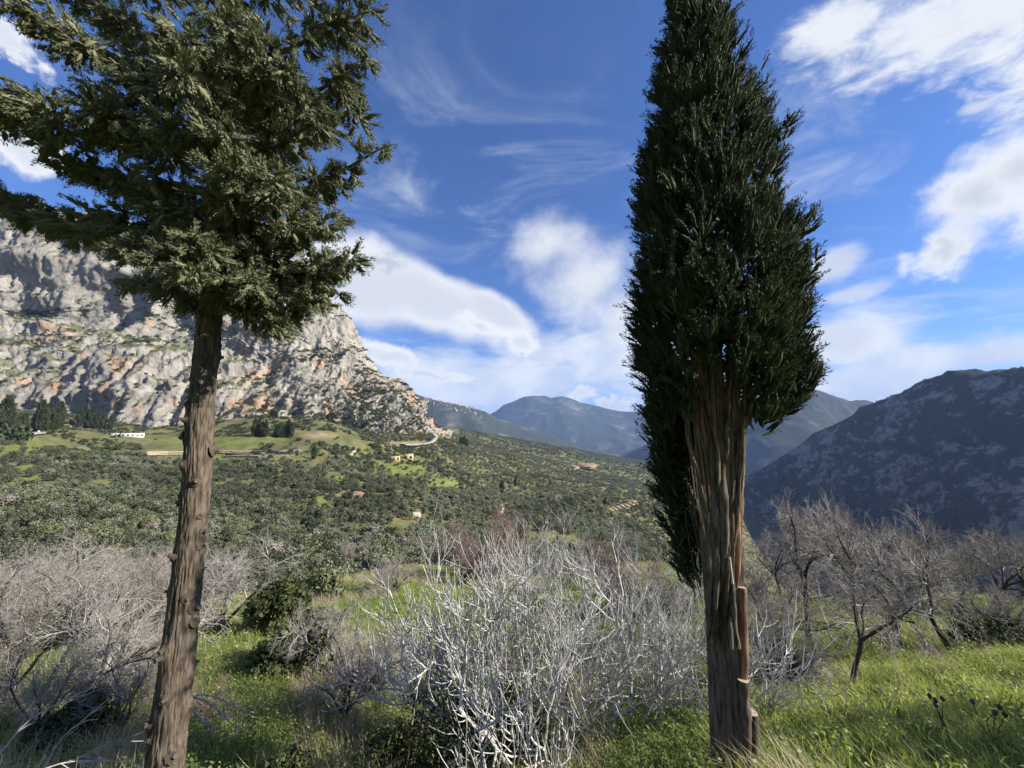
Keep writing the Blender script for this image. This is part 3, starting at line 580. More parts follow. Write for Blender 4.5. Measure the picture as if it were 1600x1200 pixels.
def olive_label(i):
    k = {0: 'Silvery', 4: 'Silvery', 2: 'Soft green', 1: 'Dark', 3: 'Dark', 5: 'Blackish', 6: 'Brownish leafless'}[int(pick[i])]
    big = 'large' if size[i] > 0.95 else ('middling' if size[i] > 0.78 else 'small')
    w = 'far left edge' if px[i] < 120 else 'left of the bare trunk' if px[i] < 290 else 'just right of the bare trunk' if px[i] < 480 else 'left of the fig tree top' if px[i] < 640 else 'behind the fig tree top' if px[i] < 860 else 'left of the dense cypress'
    return '%s %s %s across the ravine, %s' % (k, big, 'tree' if pick[i] >= 5 else 'olive tree', w)
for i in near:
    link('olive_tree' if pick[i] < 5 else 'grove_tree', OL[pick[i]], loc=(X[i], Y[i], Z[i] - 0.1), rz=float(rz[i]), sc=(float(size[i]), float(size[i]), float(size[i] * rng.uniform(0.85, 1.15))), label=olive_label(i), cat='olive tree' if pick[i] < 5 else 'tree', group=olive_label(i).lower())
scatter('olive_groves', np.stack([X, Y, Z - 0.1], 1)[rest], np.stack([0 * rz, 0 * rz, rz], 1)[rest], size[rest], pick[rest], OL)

# ------------------------------------------------------------------ scrub on the cliff ledges and the slope under it
def bush_mesh(seed, m, n=160, size=0.4):
    rng = np.random.default_rng(seed); c = rng.normal(0, 0.5, (6, 3)) * np.array([1, 1, 0.4]) + np.array([0, 0, 0.6]); b = Buf(); v, f = leaf_cloud(rng, c, rng.uniform(0.4, 0.75, 6), n, size, 0.8); b.add(v, f)
    return mesh_from('bush', b, m, smooth=False)
BU = [bush_mesh(200 + k, M[('scrub', 'bush', 'scrub', 'olive_b')[k]]) for k in range(4)]
def mesh_normals(S): return unit(np.cross(np.gradient(S, axis=1), np.gradient(S, axis=0)))
CN = mesh_normals(CV); CN[CN[..., 2] < 0] *= 1
flat_ = np.abs(CN[..., 2]).reshape(-1); cp = CV.reshape(-1, 3); nz = fbm(cp / 45, 4, 99)
prob = np.clip((flat_ - 0.46) * 1.6, 0, 1) * np.clip(nz * 2.4 + 0.40, 0, 1)
low = np.clip((90 - cp[:, 2]) / 90, 0, 1) * np.clip(nz + 0.4, 0, 1) * 0.25
cpx = proj(cp[:, 0], cp[:, 1], cp[:, 2])[0]; low = low * np.clip((cpx - 430) / 120, 0.25, 1)
prob = np.maximum(prob, low); prob[(np.repeat(np.arange(360), 540) > 287)] *= 0.4
rng = np.random.default_rng(8); pk = rng.choice(len(cp), 15000, p=prob / prob.sum(), replace=False)
scatter('cliff_scrub', cp[pk] + rng.normal(0, 0.6, (len(pk), 3)) * np.array([1, 1, 0.2]), np.stack([0 * pk, 0 * pk, rng.uniform(0, 6.28, len(pk))], 1), rng.uniform(0.7, 1.0, len(pk)) ** 3 * 3.0, rng.integers(0, 4, len(pk)), BU)
# scrub belt between grove and cliff
x, y = area_pts(9000, 250, 760, -1.0, -0.10); z = Gz(x, y); px_, py_, d_ = proj(x, y, z); fc, dd = foot_of_cliff(x, y)
g2 = fbm(np.stack([x / 22, y / 22, 0 * x], 1), 3, 41)
ok = (dd < fc + 25) & (px_ > -120) & (px_ < 760) & (py_ < 712) & (py_ > 640) & (g2 > -0.12) & (patch_w(px_, py_, GRASS_PATCH) < 0.2) & (patch_w(px_, py_, DIRT_PATCH) < 0.2) & ~((px_ > 220) & (px_ < 490) & (py_ > 690))
scatter('slope_scrub', np.stack([x, y, z - 0.2], 1)[ok], np.stack([0 * x, 0 * x, rng.uniform(0, 6.28, len(x))], 1)[ok], rng.uniform(1.0, 2.6, ok.sum()), rng.integers(0, 4, ok.sum()), BU)
# dark trees and scrub on the shaded mountain
mp = MV.reshape(-1, 3); nz = fbm(mp / 120, 4, 63); pr = np.clip(nz + 0.35, 0, 1) * np.clip((mp[:, 2] * -1 + 120) / 300, 0.25, 1); pr[np.repeat(np.arange(220), 380) > 170] *= 0.5
pk = rng.choice(len(mp), 9000, p=pr / pr.sum(), replace=False)
scatter('mountain_scrub', mp[pk] + rng.normal(0, 1.5, (len(pk), 3)) * np.array([1, 1, 0.1]), np.stack([0 * pk, 0 * pk, rng.uniform(0, 6.28, len(pk))], 1), rng.uniform(1.6, 4.5, len(pk)), rng.integers(0, 4, len(pk)), BU)

# ------------------------------------------------------------------ slender cypresses by the ruins
def slim_cypress_mesh(seed):
    rng = np.random.default_rng(seed); n = 900; t = rng.uniform(0, 1, n); a = rng.uniform(0, 6.28, n); prof = np.sin(np.clip(t * 1.02 + 0.04, 0, 1) ** 0.75 * math.pi) ** 0.7 * 0.14 + 0.012
    prof = prof * (1 + 0.25 * np.sin(3 * a + 9 * t + seed)); p = np.stack([prof * np.cos(a), prof * np.sin(a), 0.05 + 0.95 * t], 1); d = np.stack([np.cos(a) * 0.5, np.sin(a) * 0.5, 0 * a + 1.0], 1)
    b = Buf(); v, f = sprays(rng, p, d, 0.09, 0.03, 4); b.add(v, f, 0); tube(b, [[0, 0, -0.05], [0, 0, 0.5], [0, 0, 0.9]], [0.022, 0.016, 0.004], 5, 1)
    return mesh_from('slim cypress', b, [M['scrub'], M['limb']], smooth=False)
SC = [slim_cypress_mesh(300 + k) for k in range(3)]
rng = np.random.default_rng(9)
def slim(px, pb, pt, lab, group=None, wide=1.0):
    w = hit(px, pb)
    if w is None: return
    d = w[1] * CP + w[2] * SP; h = (pb - pt) / F * d * 1.02
    link('cypress_tree', SC[rng.integers(3)], loc=(w[0], w[1], w[2] - 0.3), rz=float(rng.uniform(0, 6)), sc=(float(h * wide), float(h * wide), float(h)), label=lab, cat='cypress', group=group)
slim(2, 688, 622, 'Tall dark slender cypress at the left edge below the cliff', wide=0.8)
slim(490, 718, 700, 'Small lone pencil cypress at the end of the ruin terrace')
slim(464, 712, 703, 'Tiny pencil cypress standing on the terrace edge')
G_ = 'cypresses left of the white building'
for q in ((22, 684, 650), (34, 682, 648), (60, 676, 628), (64, 678, 640), (73, 672, 632), (84, 674, 640), (90, 670, 630), (122, 668, 640), (130, 668, 636), (140, 669, 640), (150, 670, 645), (160, 670, 648), (172, 672, 650)): slim(*q, 'Slender dark cypress in the row under the left cliff foot', G_, 0.85)
G_ = 'cypresses above the ruin terrace'
for q in ((397, 682, 655), (403, 682, 656), (409, 683, 660), (414, 683, 658), (430, 684, 664), (436, 684, 662), (441, 684, 666), (448, 683, 660), (455, 683, 661), (450, 682, 656)): slim(*q, 'Slender dark cypress in the cluster above the ruin terrace', G_, 0.85)
G_ = 'cypresses far down the valley'
for q in ((784, 768, 752), (805, 760, 748), (945, 792, 780), (1022, 780, 768), (720, 695, 683), (724, 696, 684), (729, 698, 686), (725, 694, 682)): slim(*q, 'Small dark cypress among the olives far down the valley', G_, 1.2)
# dark broadleaf trees at the left edge and single round bushes on the terraces
def round_tree(px, pb, w_px, lab, name='oak_tree', cat='tree', k=1, group=None, hs=1.0):
    w = hit(px, pb); d = w[1] * CP + w[2] * SP; s = w_px / F * d / 2.6
    link(name, BU[k], loc=(w[0], w[1], w[2] - 0.2 * s), rz=float(rng.uniform(0, 6)), sc=(float(s), float(s), float(s * hs)), label=lab, cat=cat, group=group)
round_tree(22, 690, 40, 'Dark wide evergreen tree below the cliff at the left edge', k=0, hs=1.7)
round_tree(42, 690, 34, 'Dark evergreen tree beside the pale road wall', k=2, hs=1.4)
round_tree(4, 692, 36, 'Dark evergreen tree cut by the left edge above the road', k=0, hs=1.6)
round_tree(359, 712, 14, 'Round dark bush on the terrace just right of the trunk', 'round_bush', 'bush', 0)
round_tree(420, 716, 14, 'Round dark bush by the lower terrace wall', 'round_bush', 'bush', 2)
round_tree(489, 706, 20, 'Leafy tree over the small pencil cypress on the terrace', 'broadleaf_tree', 'tree', 1, hs=1.3)
round_tree(420, 700, 24, 'Low dark bush on the green bank above the terrace', 'round_bush', 'bush', 0)
round_tree(221, 714, 18, 'Round dark tree at the left end of the terrace wall', 'round_bush', 'bush', 2)

# ------------------------------------------------------------------ roads, terrace walls and buildings of the far slope
def strip(name, pix, width, m, lift=0.25, n=60, kind='structure', label=None, cat=None):
    w = np.array([hit(*q) for q in pix]); w = cr_interp(w, n, 0); t = np.gradient(w[:, :2], axis=0); t = unit(t); s = np.stack([-t[:, 1], t[:, 0]], 1)
    L, Rr = w[:, :2] + s * width / 2, w[:, :2] - s * width / 2; z = np.maximum(Gz(L[:, 0], L[:, 1]), Gz(Rr[:, 0], Rr[:, 1])) + lift
    z = np.convolve(np.pad(z, 3, mode='edge'), np.ones(7) / 7, 'valid')
    v = np.stack([np.c_[L, z], np.c_[Rr, z], np.c_[L, z - 1.5], np.c_[Rr, z - 1.5]], 1).reshape(-1, 3); f = []
    for i in range(n - 1): a = 4 * i; f += [[a, a + 1, a + 5, a + 4], [a, a + 4, a + 6, a + 2], [a + 1, a + 3, a + 7, a + 5]]
    b = Buf(); b.add(v, f); return link(name, mesh_from(name, b, m, smooth=False), kind=kind, label=label, cat=cat)
strip('road', [(628, 697), (648, 697), (666, 695), (677, 690), (680, 683), (676, 678)], 9, M['road'], 1.2)
strip('road', [(676, 678), (690, 676), (704, 674)], 9, M['earth'], 1.2, 20)
strip('road', [(-30, 682), (20, 681), (45, 680), (72, 675)], 6, M['road'], 0.8, 30)
strip('dirt_track', [(571, 668), (590, 678), (602, 684)], 7, M['track'], 1.0, 30)
strip('dirt_track', [(778, 806), (784, 797), (790, 788)], 2.5, M['track'], 0.15, 30)
strip('dirt_track', [(545, 714), (552, 706), (556, 702)], 4, M['track'], 0.6, 20)
def stone_run(name, pix, h_px, thick, m, lab, cat, ncourse=3, step_px=7, level=False):
    """a wall of separate stone blocks following the ground between pixels"""
    root = bpy.data.objects.new(name, None); COL.objects.link(root); root['label'] = lab; root['category'] = cat
    rg = np.random.default_rng(int(pix[0][0] * 7 + pix[0][1])); w0 = hit(*pix[0]); dep0 = w0[1] * CP + w0[2] * SP; root.location = [float(q) for q in w0]
    proto = []
    for k in range(4):
        b = Buf(); box(b, (0, 0, 0), (1, 1, 1)); me_v = b.v[0]; b.v[0] = (me_v + rg.normal(0, 0.045, me_v.shape)).astype(np.float32); proto.append(mesh_from('stone block', b, m, smooth=False))
    for (x0, y0), (x1, y1) in zip(pix[:-1], pix[1:]):
        A, B = (P(x0, y0, dep0), P(x1, y1, dep0)) if level else (hit(x0, y0), hit(x1, y1)); L = np.linalg.norm(B - A); n = max(2, int(abs(x1 - x0) / step_px)); d = 0.5 * (A + B); dep = d[1] * CP + d[2] * SP; H = h_px / F * dep; rz = math.atan2(B[1] - A[1], B[0] - A[0])
        for c in range(ncourse):
            for k in range(n + (c % 2)):
                f = (k + 0.5 - 0.5 * (c % 2)) / n; f = min(max(f, 0.0), 1.0); q = A + (B - A) * f; q[2] += H * (c + 0.5) / ncourse
                o = link('stone_block', proto[rg.integers(4)], parent=root); o.location = [float(t_) for t_ in (q - w0)]; o.rotation_euler = (0, 0, rz); o.scale = (float(L / n * 0.985), float(thick * rg.uniform(0.85, 1.1)), float(H / ncourse * 0.985))
    return root
stone_run('terrace_wall', [(228, 712), (262, 711), (300, 711)], 6, 1.5, M['stone_wall'], 'Long tan stone terrace wall left of the bare trunk', 'wall')
stone_run('terrace_wall', [(345, 709), (395, 708), (440, 708), (466, 707)], 5, 1.5, M['stone_wall'], 'Long tan stone terrace wall right of the bare trunk', 'wall')
stone_run('terrace_wall', [(350, 715), (400, 715), (455, 714)], 3, 1.2, M['stone_wall'], 'Low tan stone wall just under the longer terrace wall', 'wall', 2)
stone_run('parapet_wall', [(-20, 683), (20, 682.5), (46, 681), (70, 676)], 3.2, 0.8, M['white_wall'], 'Pale parapet wall along the road at the left edge', 'wall', 1, 9)
stone_run('retaining_wall', [(953, 800), (965, 796.5), (978, 793), (991, 789)], 6, 2.0, M['yellow_wall'], 'Long sunlit ochre retaining wall down in the olive valley', 'wall', 2, 6, True)
def building(px, pb, w_px, h_px, lab, wall, roofm, nwin, name='building', flat=True, win=(0.45, 0.45), deep=0.6):
    w = hit(px, pb); d = w[1] * CP + w[2] * SP; Wd, H = w_px / F * d, h_px / F * d; rz = -math.atan2(w[0], w[1])
    root = bpy.data.objects.new(name, None); COL.objects.link(root); root['label'] = lab; root['category'] = 'building'; root.location = [float(q) for q in w]; root.rotation_euler = (0, 0, rz)
    b = Buf(); box(b, (0, Wd * deep / 2, H / 2 - 0.5), (Wd, Wd * deep, H + 1)); link('wall', mesh_from('wall', b, wall, smooth=False), root)
    b = Buf()
    if flat: box(b, (0, Wd * deep / 2, H + 0.16), (Wd * 1.04, Wd * deep * 1.05, 0.3))
    else:
        y0, y1, x0 = -0.3, Wd * deep + 0.3, Wd / 2 + 0.3; r = H * 0.5
        b.add([[-x0, y0, H], [x0, y0, H], [x0, y1, H], [-x0, y1, H], [-x0, (y0 + y1) / 2, H + r], [x0, (y0 + y1) / 2, H + r]], [[0, 1, 5, 4], [2, 3, 4, 5]]); b.add([[-x0, y0, H], [-x0, y1, H], [-x0, (y0 + y1) / 2, H + r], [x0, y0, H], [x0, y1, H], [x0, (y0 + y1) / 2, H + r]], [[0, 2, 1], [3, 4, 5]])
    link('roof', mesh_from('roof', b, roofm, smooth=False), root)
    for k in range(nwin):
        b = Buf(); cw = Wd / nwin; box(b, (-Wd / 2 + cw * (k + 0.5), -0.03, H * 0.5), (cw * win[0], 0.12, H * win[1])); link('window', mesh_from('window', b, M['dark_open'], smooth=False), root)
    return root
building(207, 683, 26, 5.5, 'Low white flat-roofed building under the cliff left of the trunk', M['white_wall'], M['white_wall'], 5)
building(182, 681, 22, 3, 'Low pale wing beside the white flat-roofed building', M['white_wall'], M['white_wall'], 3)
building(616, 720, 17, 6.5, 'Ochre stone ruin with three dark arches on the green slope', M['yellow_wall'], M['yellow_wall'], 3, 'ruin', win=(0.4, 0.7))
building(638, 719, 15, 9, 'Taller ochre stone house beside the arched ruin', M['yellow_wall'], M['yellow_wall'], 2, 'stone_house')
building(853, 822, 8, 4, 'Small hut with pink tiled roof amid valley olives', M['white_wall'], M['roof'], 1, 'hut', flat=False)
def rock_mesh(seed, m, sub=3):
    import bmesh
    bm = bmesh.new(); bmesh.ops.create_icosphere(bm, subdivisions=sub, radius=1); me = bpy.data.meshes.new('rock'); bm.to_mesh(me); bm.free()
    v = np.empty(len(me.vertices) * 3, np.float32); me.vertices.foreach_get('co', v); v = v.reshape(-1, 3); v = v * (1 + 0.35 * fbm(v * 1.3 + seed * 7, 4, seed)[:, None] + 0.1 * fbm(v * 4 + seed, 3, seed + 3, ridged=True)[:, None])
    me.vertices.foreach_set('co', v.ravel()); me.materials.append(m); me.update(); return me
ER = [rock_mesh(k, M['earth']) for k in (1, 2)]; BR = [rock_mesh(k, M['boulder'], 2) for k in (3, 4, 5)]
def rock(px, py, w_px, hs, lab, me, name='boulder', cat='boulder'):
    w = hit(px, py); d = w[1] * CP + w[2] * SP; s = w_px / F * d / 2; link(name, me, loc=w, rz=float(rng.uniform(0, 6)), sc=(float(s), float(s * 0.7), float(s * hs)), label=lab, cat=cat)
rock(556, 776, 30, 0.55, 'Reddish earth scarp in the dark olive slope', ER[0], 'earth_bank', 'bank')
rock(915, 729, 46, 0.24, 'Orange earth road cutting on the far olive slope', ER[1], 'road_cutting', 'cutting')
strip('road', [(888, 734), (905, 731), (925, 729), (943, 725)], 8, M['road'], 1.0, 30)
rock(897, 730, 18, 0.3, 'Pale end of the orange road cutting', ER[0], 'earth_bank', 'bank')
rock(975, 806, 22, 0.4, 'Orange earth bank under the ochre retaining wall', ER[1], 'earth_bank', 'bank')
rock(650, 806, 16, 0.9, 'Tan boulder outcrop amid olives near the valley edge', BR[0])
rock(605, 790, 5, 0.8, 'Small pale boulder amid the dark olives', BR[1])
rock(742, 845, 13, 0.5, 'Pale boulder at the end of the dirt track', BR[2])
# the village on the far ridge: each house a box with a roof
hv = Buf(); box(hv, (0, 0, 3), (9, 8, 8)); hr = [[-5, -4.5, 7], [5, -4.5, 7], [5, 4.5, 7], [-5, 4.5, 7], [-5, 0, 9.5], [5, 0, 9.5]]; hv.add(hr, [[0, 1, 5, 4], [2, 3, 4, 5]], 1)
HM = mesh_from('house', hv, [M['stone_wall'], M['stone_wall']], smooth=False)
nv_, nu_ = VR.shape[:2]; rpx, rpy, rd = proj(VR[..., 0], VR[..., 1], VR[..., 2]); front = np.zeros(rpx.shape, bool); front[:int(nv_ * 0.74)] = True
cand = np.argwhere((rpx > 660) & (rpx < 752) & front & (rpy < 622 + (rpx - 660) * 0.29 + 6))
for k in rng.choice(len(cand), min(90, len(cand)), replace=False):
    q = VR[cand[k][0], cand[k][1]]; s = float(rng.uniform(1.0, 1.8)); link('house', HM, loc=q, rz=float(rng.uniform(0, 3)), sc=s, label='Tiny pale house of the hill village on the far ridge', cat='house', group='houses of the far hill village')

# ------------------------------------------------------------------ bare almond trees and shrubs of the near slope
ALM = [dict(n=6, kink=0.10, up=0.1, tip=0.6), dict(n=7, cnt=(4, 5), ang=(0.4, 0.8), len=2.1, r=0.055, kink=0.16, up=0.10, tip=0.35, **{'from': 0.72}, shrink=0.0, lift=0.45),
       dict(n=6, cnt=(7, 9), ang=(0.4, 0.95), len=1.25, r=0.024, kink=0.15, up=0.10, tip=0.35, **{'from': 0.25}), dict(n=4, cnt=(6, 8), ang=(0.4, 1.0), len=0.66, r=0.0095, kink=0.14, up=0.08, tip=0.5, **{'from': 0.15}),
       dict(n=3, cnt=(4, 6), ang=(0.35, 0.9), len=0.36, r=0.0064, kink=0.12, up=0.05, tip=0.5, **{'from': 0.12})]
THK = [dict(n=4, kink=0.2, up=0.0, tip=0.7), dict(n=7, cnt=(6, 8), ang=(0.5, 1.1), len=2.3, r=0.04, kink=0.20, up=0.12, tip=0.3, **{'from': 0.2}, shrink=0.1, lift=0.25),
       dict(n=6, cnt=(8, 10), ang=(0.4, 1.0), len=1.2, r=0.018, kink=0.20, up=0.10, tip=0.35, **{'from': 0.2}), dict(n=4, cnt=(6, 8), ang=(0.4, 1.0), len=0.65, r=0.0085, kink=0.18, up=0.06, tip=0.5, **{'from': 0.1}),
       dict(n=3, cnt=(4, 6), ang=(0.35, 0.9), len=0.36, r=0.006, kink=0.15, up=0.03, tip=0.5, **{'from': 0.1})]
def bare_variant(seed, S, trunk_h, trunk_r, lean, mats, split=2):
    rg = np.random.default_rng(seed); ln = []; grow(ln, rg, np.array([0, 0, -0.15]), unit(np.array([lean[0], lean[1], 1.0])), trunk_r, trunk_h, 0, S)
    top = np.percentile(np.concatenate([l[0][:, 2] for l in ln]), 99.3); ln = [(p * (4.0 / top), r * (4.0 / top), l) for p, r, l in ln]
    return lines_to_meshes('almond', ln, split, mats)
L_, TW, TP, TR = M['limb'], M['twig'], M['twig_pale'], M['twig_red']
BARE = [bare_variant(1, ALM, 1.9, 0.10, (0.05, 0), (L_, TW)), bare_variant(2, ALM, 1.5, 0.09, (-0.15, 0.1), (L_, TP)), bare_variant(3, ALM, 1.4, 0.08, (0.1, 0.1), (L_, TW)),
        bare_variant(4, THK, 0.5, 0.09, (0, 0), (L_, TW)), bare_variant(5, THK, 0.5, 0.08, (0.2, 0.1), (L_, TP)), bare_variant(6, THK, 0.4, 0.07, (-0.1, 0), (L_, TR))]
rng = np.random.default_rng(21)
def bare(px, pb, pt, k, lab, rz=None, wide=1.0, name='almond_tree', cat='bare tree'):
    w = hit(px, pb); d = w[1] * CP + w[2] * SP; top = P(px, pt, d); s = max((top[2] - w[2]) / 4.0, 0.15)
    root = bpy.data.objects.new(name, None); COL.objects.link(root); root.location = [float(q) for q in w]; root.rotation_euler = (0, 0, float(rng.uniform(0, 6.28)) if rz is None else rz); root.scale = (s * wide, s * wide, s)
    root['label'] = lab; root['category'] = cat; link('trunk', BARE[k][0], root); link('crown', BARE[k][1], root); return root
# right-hand slope
bare(1262, 1001, 772, 0, 'Tallest bare almond tree with straight dark trunk beside the dense cypress', wide=0.8)
bare(1332, 1074, 885, 1, 'Small pale bare almond tree with several stems in front of the tall one', wide=0.8)
bare(1408, 1016, 796, 2, 'Bare almond tree with round grey crown and twin dark trunks', wide=1.0)
bare(1492, 1032, 850, 1, 'Dark-stemmed bare almond tree beside the leaning thicket', wide=0.95)
bare(1592, 948, 828, 0, 'Bare almond tree cut by the right edge', wide=1.25)
bare(1548, 950, 826, 2, 'Rounded bare almond tree next to the right edge', wide=1.2)
bare(1455, 965, 838, 0, 'Bare almond tree behind the dark-stemmed one', wide=1.1)
bare(1345, 962, 806, 2, 'Bare almond tree behind the round grey crown', wide=0.8)
bare(1225, 960, 828, 0, 'Bare almond tree just right of the dense cypress trunk', wide=0.9)
bare(1196, 1070, 905, 4, 'Low grey thicket against the right side of the cypress trunk', wide=0.9, name='bare_shrub', cat='bare shrub')
bare(1205, 1000, 850, 3, 'Twiggy bare shrub behind the cypress trunk, right side', wide=0.9, name='bare_shrub', cat='bare shrub')
bare(1575, 1005, 905, 3, 'Dark tangled bare shrub leaning on the right bank', wide=1.2, name='bare_shrub', cat='bare shrub')
bare(1300, 945, 838, 2, 'Small bare almond tree at the back, right of the tallest one', wide=1.0)
bare(1385, 940, 832, 0, 'Small bare almond tree at the back, behind the round grey crown', wide=1.1)
bare(1500, 945, 838, 2, 'Small bare almond tree at the back, near the right edge', wide=1.1)
bare(1250, 948, 842, 4, 'Low pale bare shrub at the back beside the tallest almond', wide=1.1, name='bare_shrub', cat='bare shrub')
bare(1430, 942, 850, 4, 'Low pale bare shrub at the back among the almonds', wide=1.2, name='bare_shrub', cat='bare shrub')
# behind the fig tree
bare(780, 912, 812, 5, 'Reddish bare tree rising behind the top of the fig', wide=1.2)
bare(712, 915, 842, 5, 'Reddish bare tree behind the fig, left of the tallest', wide=1.1)
bare(952, 945, 836, 2, 'Brown bare tree between fig and dense cypress', wide=1.3)
bare(1015, 940, 846, 5, 'Brownish bare tree just left of the dense cypress', wide=1.2)
bare(880, 925, 850, 3, 'Grey bare shrub behind the right half of the fig', wide=1.2, name='bare_shrub', cat='bare shrub')
bare(1085, 960, 868, 4, 'Grey bare shrub showing left of the cypress trunk', wide=1.0, name='bare_shrub', cat='bare shrub')
bare(620, 925, 862, 3, 'Small grey bare shrub on the meadow left of the fig top', wide=1.2, name='bare_shrub', cat='bare shrub')
bare(555, 880, 838, 3, 'Brown bare bushy tree at the edge of the olive grove', wide=1.3, name='bare_shrub', cat='bare shrub')
bare(487, 1066, 930, 1, 'Slim bare tree with forked dark trunk left of the fig', wide=0.75)
bare(590, 1080, 950, 4, 'Grey bare shrub with fine twigs merging with the fig', wide=1.0, name='bare_shrub', cat='bare shrub')
bare(535, 1130, 985, 3, 'Tangle of thin grey stems at the lower left of the fig', wide=0.8, name='bare_shrub', cat='bare shrub')
bare(420, 985, 915, 4, 'Pale twiggy shrub in front of the dark evergreen bush', wide=0.9, name='bare_shrub', cat='bare shrub')
# left thicket
for q in ((20, 1085, 905, 3, 'Bare tangled tree at the lower left corner, nearest the edge', 0.9), (62, 1098, 900, 1, 'Bare tree with two dark stems near the left edge', 0.8), (150, 1110, 925, 4, 'Bare tree with dark arching limbs left of the leaning trunk', 1.0),
          (110, 1010, 862, 3, 'Dense grey bare tree behind the dark arching limbs', 1.2), (30, 985, 850, 4, 'Dense pale bare tree at the left edge, further back', 1.2), (200, 1000, 868, 3, 'Dense bare tree just left of the big trunk', 1.2),
          (345, 985, 850, 4, 'Pale fine-twigged bare tree just right of the big trunk', 1.25), (300, 970, 862, 3, 'Fine-twigged bare tree half hidden by the big trunk', 1.1), (250, 935, 850, 4, 'Bare tree behind the big trunk, upper part only showing', 1.1), (160, 945, 855, 3, 'Bare tree at the back of the left thicket', 1.2), (70, 940, 850, 4, 'Pale bare tree at the back left of the thicket', 1.2), (-40, 1010, 870, 3, 'Bare tree cut by the left edge', 1.2), (230, 1065, 965, 3, 'Low bare tree beside the foot of the big trunk', 0.9), (60, 1150, 1000, 4, 'Upright grey bare shrub in the bottom left corner', 0.7), (185, 1150, 1010, 3, 'Upright brownish bare shrub left of the big trunk foot', 0.7)):
    bare(*q[:4], q[4], wide=q[5])
bare(335, 1105, 1035, 5, 'Low dead brushwood heap right of the big trunk foot', wide=1.3, name='dead_brush', cat='brushwood')

# ------------------------------------------------------------------ the pale fig tree in the middle
def fig_tree():
    rg = np.random.default_rng(12); base = hit(862, 1196); ln = []
    S = [dict(n=10, kink=0.16, up=0.14, tip=0.40), dict(n=9, cnt=(6, 8), ang=(0.5, 1.2), len=1.5, r=0.0185, kink=0.15, up=0.5, tip=0.45, **{'from': 0.22}, shrink=0.15),
         dict(n=7, cnt=(5, 7), ang=(0.5, 1.15), len=0.8, r=0.0112, kink=0.13, up=0.70, tip=0.6, **{'from': 0.15}, shrink=0.2), dict(n=4, cnt=(3, 5), ang=(0.45, 1.0), len=0.38, r=0.0064, kink=0.11, up=0.75, tip=0.7, **{'from': 0.2}, shrink=0.1)]
    starts = [(0, 0.0, 0.0, 6), (-0.55, 0.1, -0.05, 4), (-0.85, 0.4, -0.1, 2), (0.75, 0.2, 0.1, 4), (1.25, 0.35, 0.1, 3), (-0.2, 0.7, -0.1, 2), (0.5, 0.8, -0.1, 2)]
    for i, (sx, sy, sz, ns) in enumerate(starts):
        for k in range(ns):
            az = 6.28 * (k + rg.uniform(0, .8)) / ns + i; an = rg.uniform(0.4, 1.1); dx = math.cos(az) * math.sin(an) * 1.5 + sx * 0.4; dy = math.sin(az) * math.sin(an) * 0.75
            grow(ln, rg, np.array([sx, sy, sz - 0.15]), unit(np.array([dx, dy, math.cos(an) + 0.12])), rg.uniform(0.026, 0.042), rg.uniform(1.75, 2.5), 0, S)
    root = bpy.data.objects.new('fig_tree', None); COL.objects.link(root); root.location = [float(q) for q in base]; root['label'] = 'Wide leafless fig tree with whitish upturned branches in the middle foreground'; root['category'] = 'fig tree'
    bufs = {}
    for p, r, l in ln: tube(bufs.setdefault(min(l, 2), Buf()), p, r, (7, 5, 3, 3)[l])
    for l, nm in ((0, 'stem'), (1, 'branch'), (2, 'twigs')): link(nm, mesh_from('fig ' + nm, bufs[l], M['fig_bark']), root)
    return ln, base
FIG, FIGB = fig_tree()

# ------------------------------------------------------------------ the two big cypresses
def PY(px, py, Y):
    v = (600 - py) / F; d = Y / (CP - v * SP); return P(px, py, d), d
def bark_trunk(axis, rad, nseg, nrow, seed, lobes=None, depth=0.012, freq=(9.0, 1.1), knots=()):
    ax = cr_interp(np.array(axis, float), nrow, 0); rr = cr_interp(np.array(rad, float)[:, None], nrow, 0)[:, 0]
    th = np.arange(nseg) * 2 * math.pi / nseg; T, Zi = np.meshgrid(th, np.arange(nrow)); z = ax[Zi.ravel(), 2]; T = T.ravel(); R = rr[Zi.ravel()]
    tw = T + 0.16 * z; q = np.stack([np.cos(tw) * freq[0] * 0.35, np.sin(tw) * freq[0] * 0.35, z * freq[1]], 1)
    d1 = fbm(q * np.array([1.6, 1.6, 1.2]), 4, seed, 0.62, ridged=True); d2 = fbm(np.stack([np.cos(T) * 1.2, np.sin(T) * 1.2, z * 1.8], 1), 3, seed + 4)
    d3 = fbm(q * np.array([5, 5, 3.5]), 3, seed + 9, 0.6, ridged=True)
    R = R * (1 + 0.07 * d2) + depth * d1 + depth * 0.5 * d3
    if lobes is not None: R = R * lobes(T, z)
    for ka, kz, kh, ks in knots:
        da = (T - ka + math.pi) % (2 * math.pi) - math.pi; R = R + kh * np.exp(-((da * 0.17) ** 2 + ((z - kz) * 0.8) ** 2) / ks ** 2)
    v = np.stack([ax[Zi.ravel(), 0] + R * np.cos(T), ax[Zi.ravel(), 1] + R * np.sin(T), z], 1); b = Buf(); b.add(v, grid_faces(nseg, nrow, True)); return b
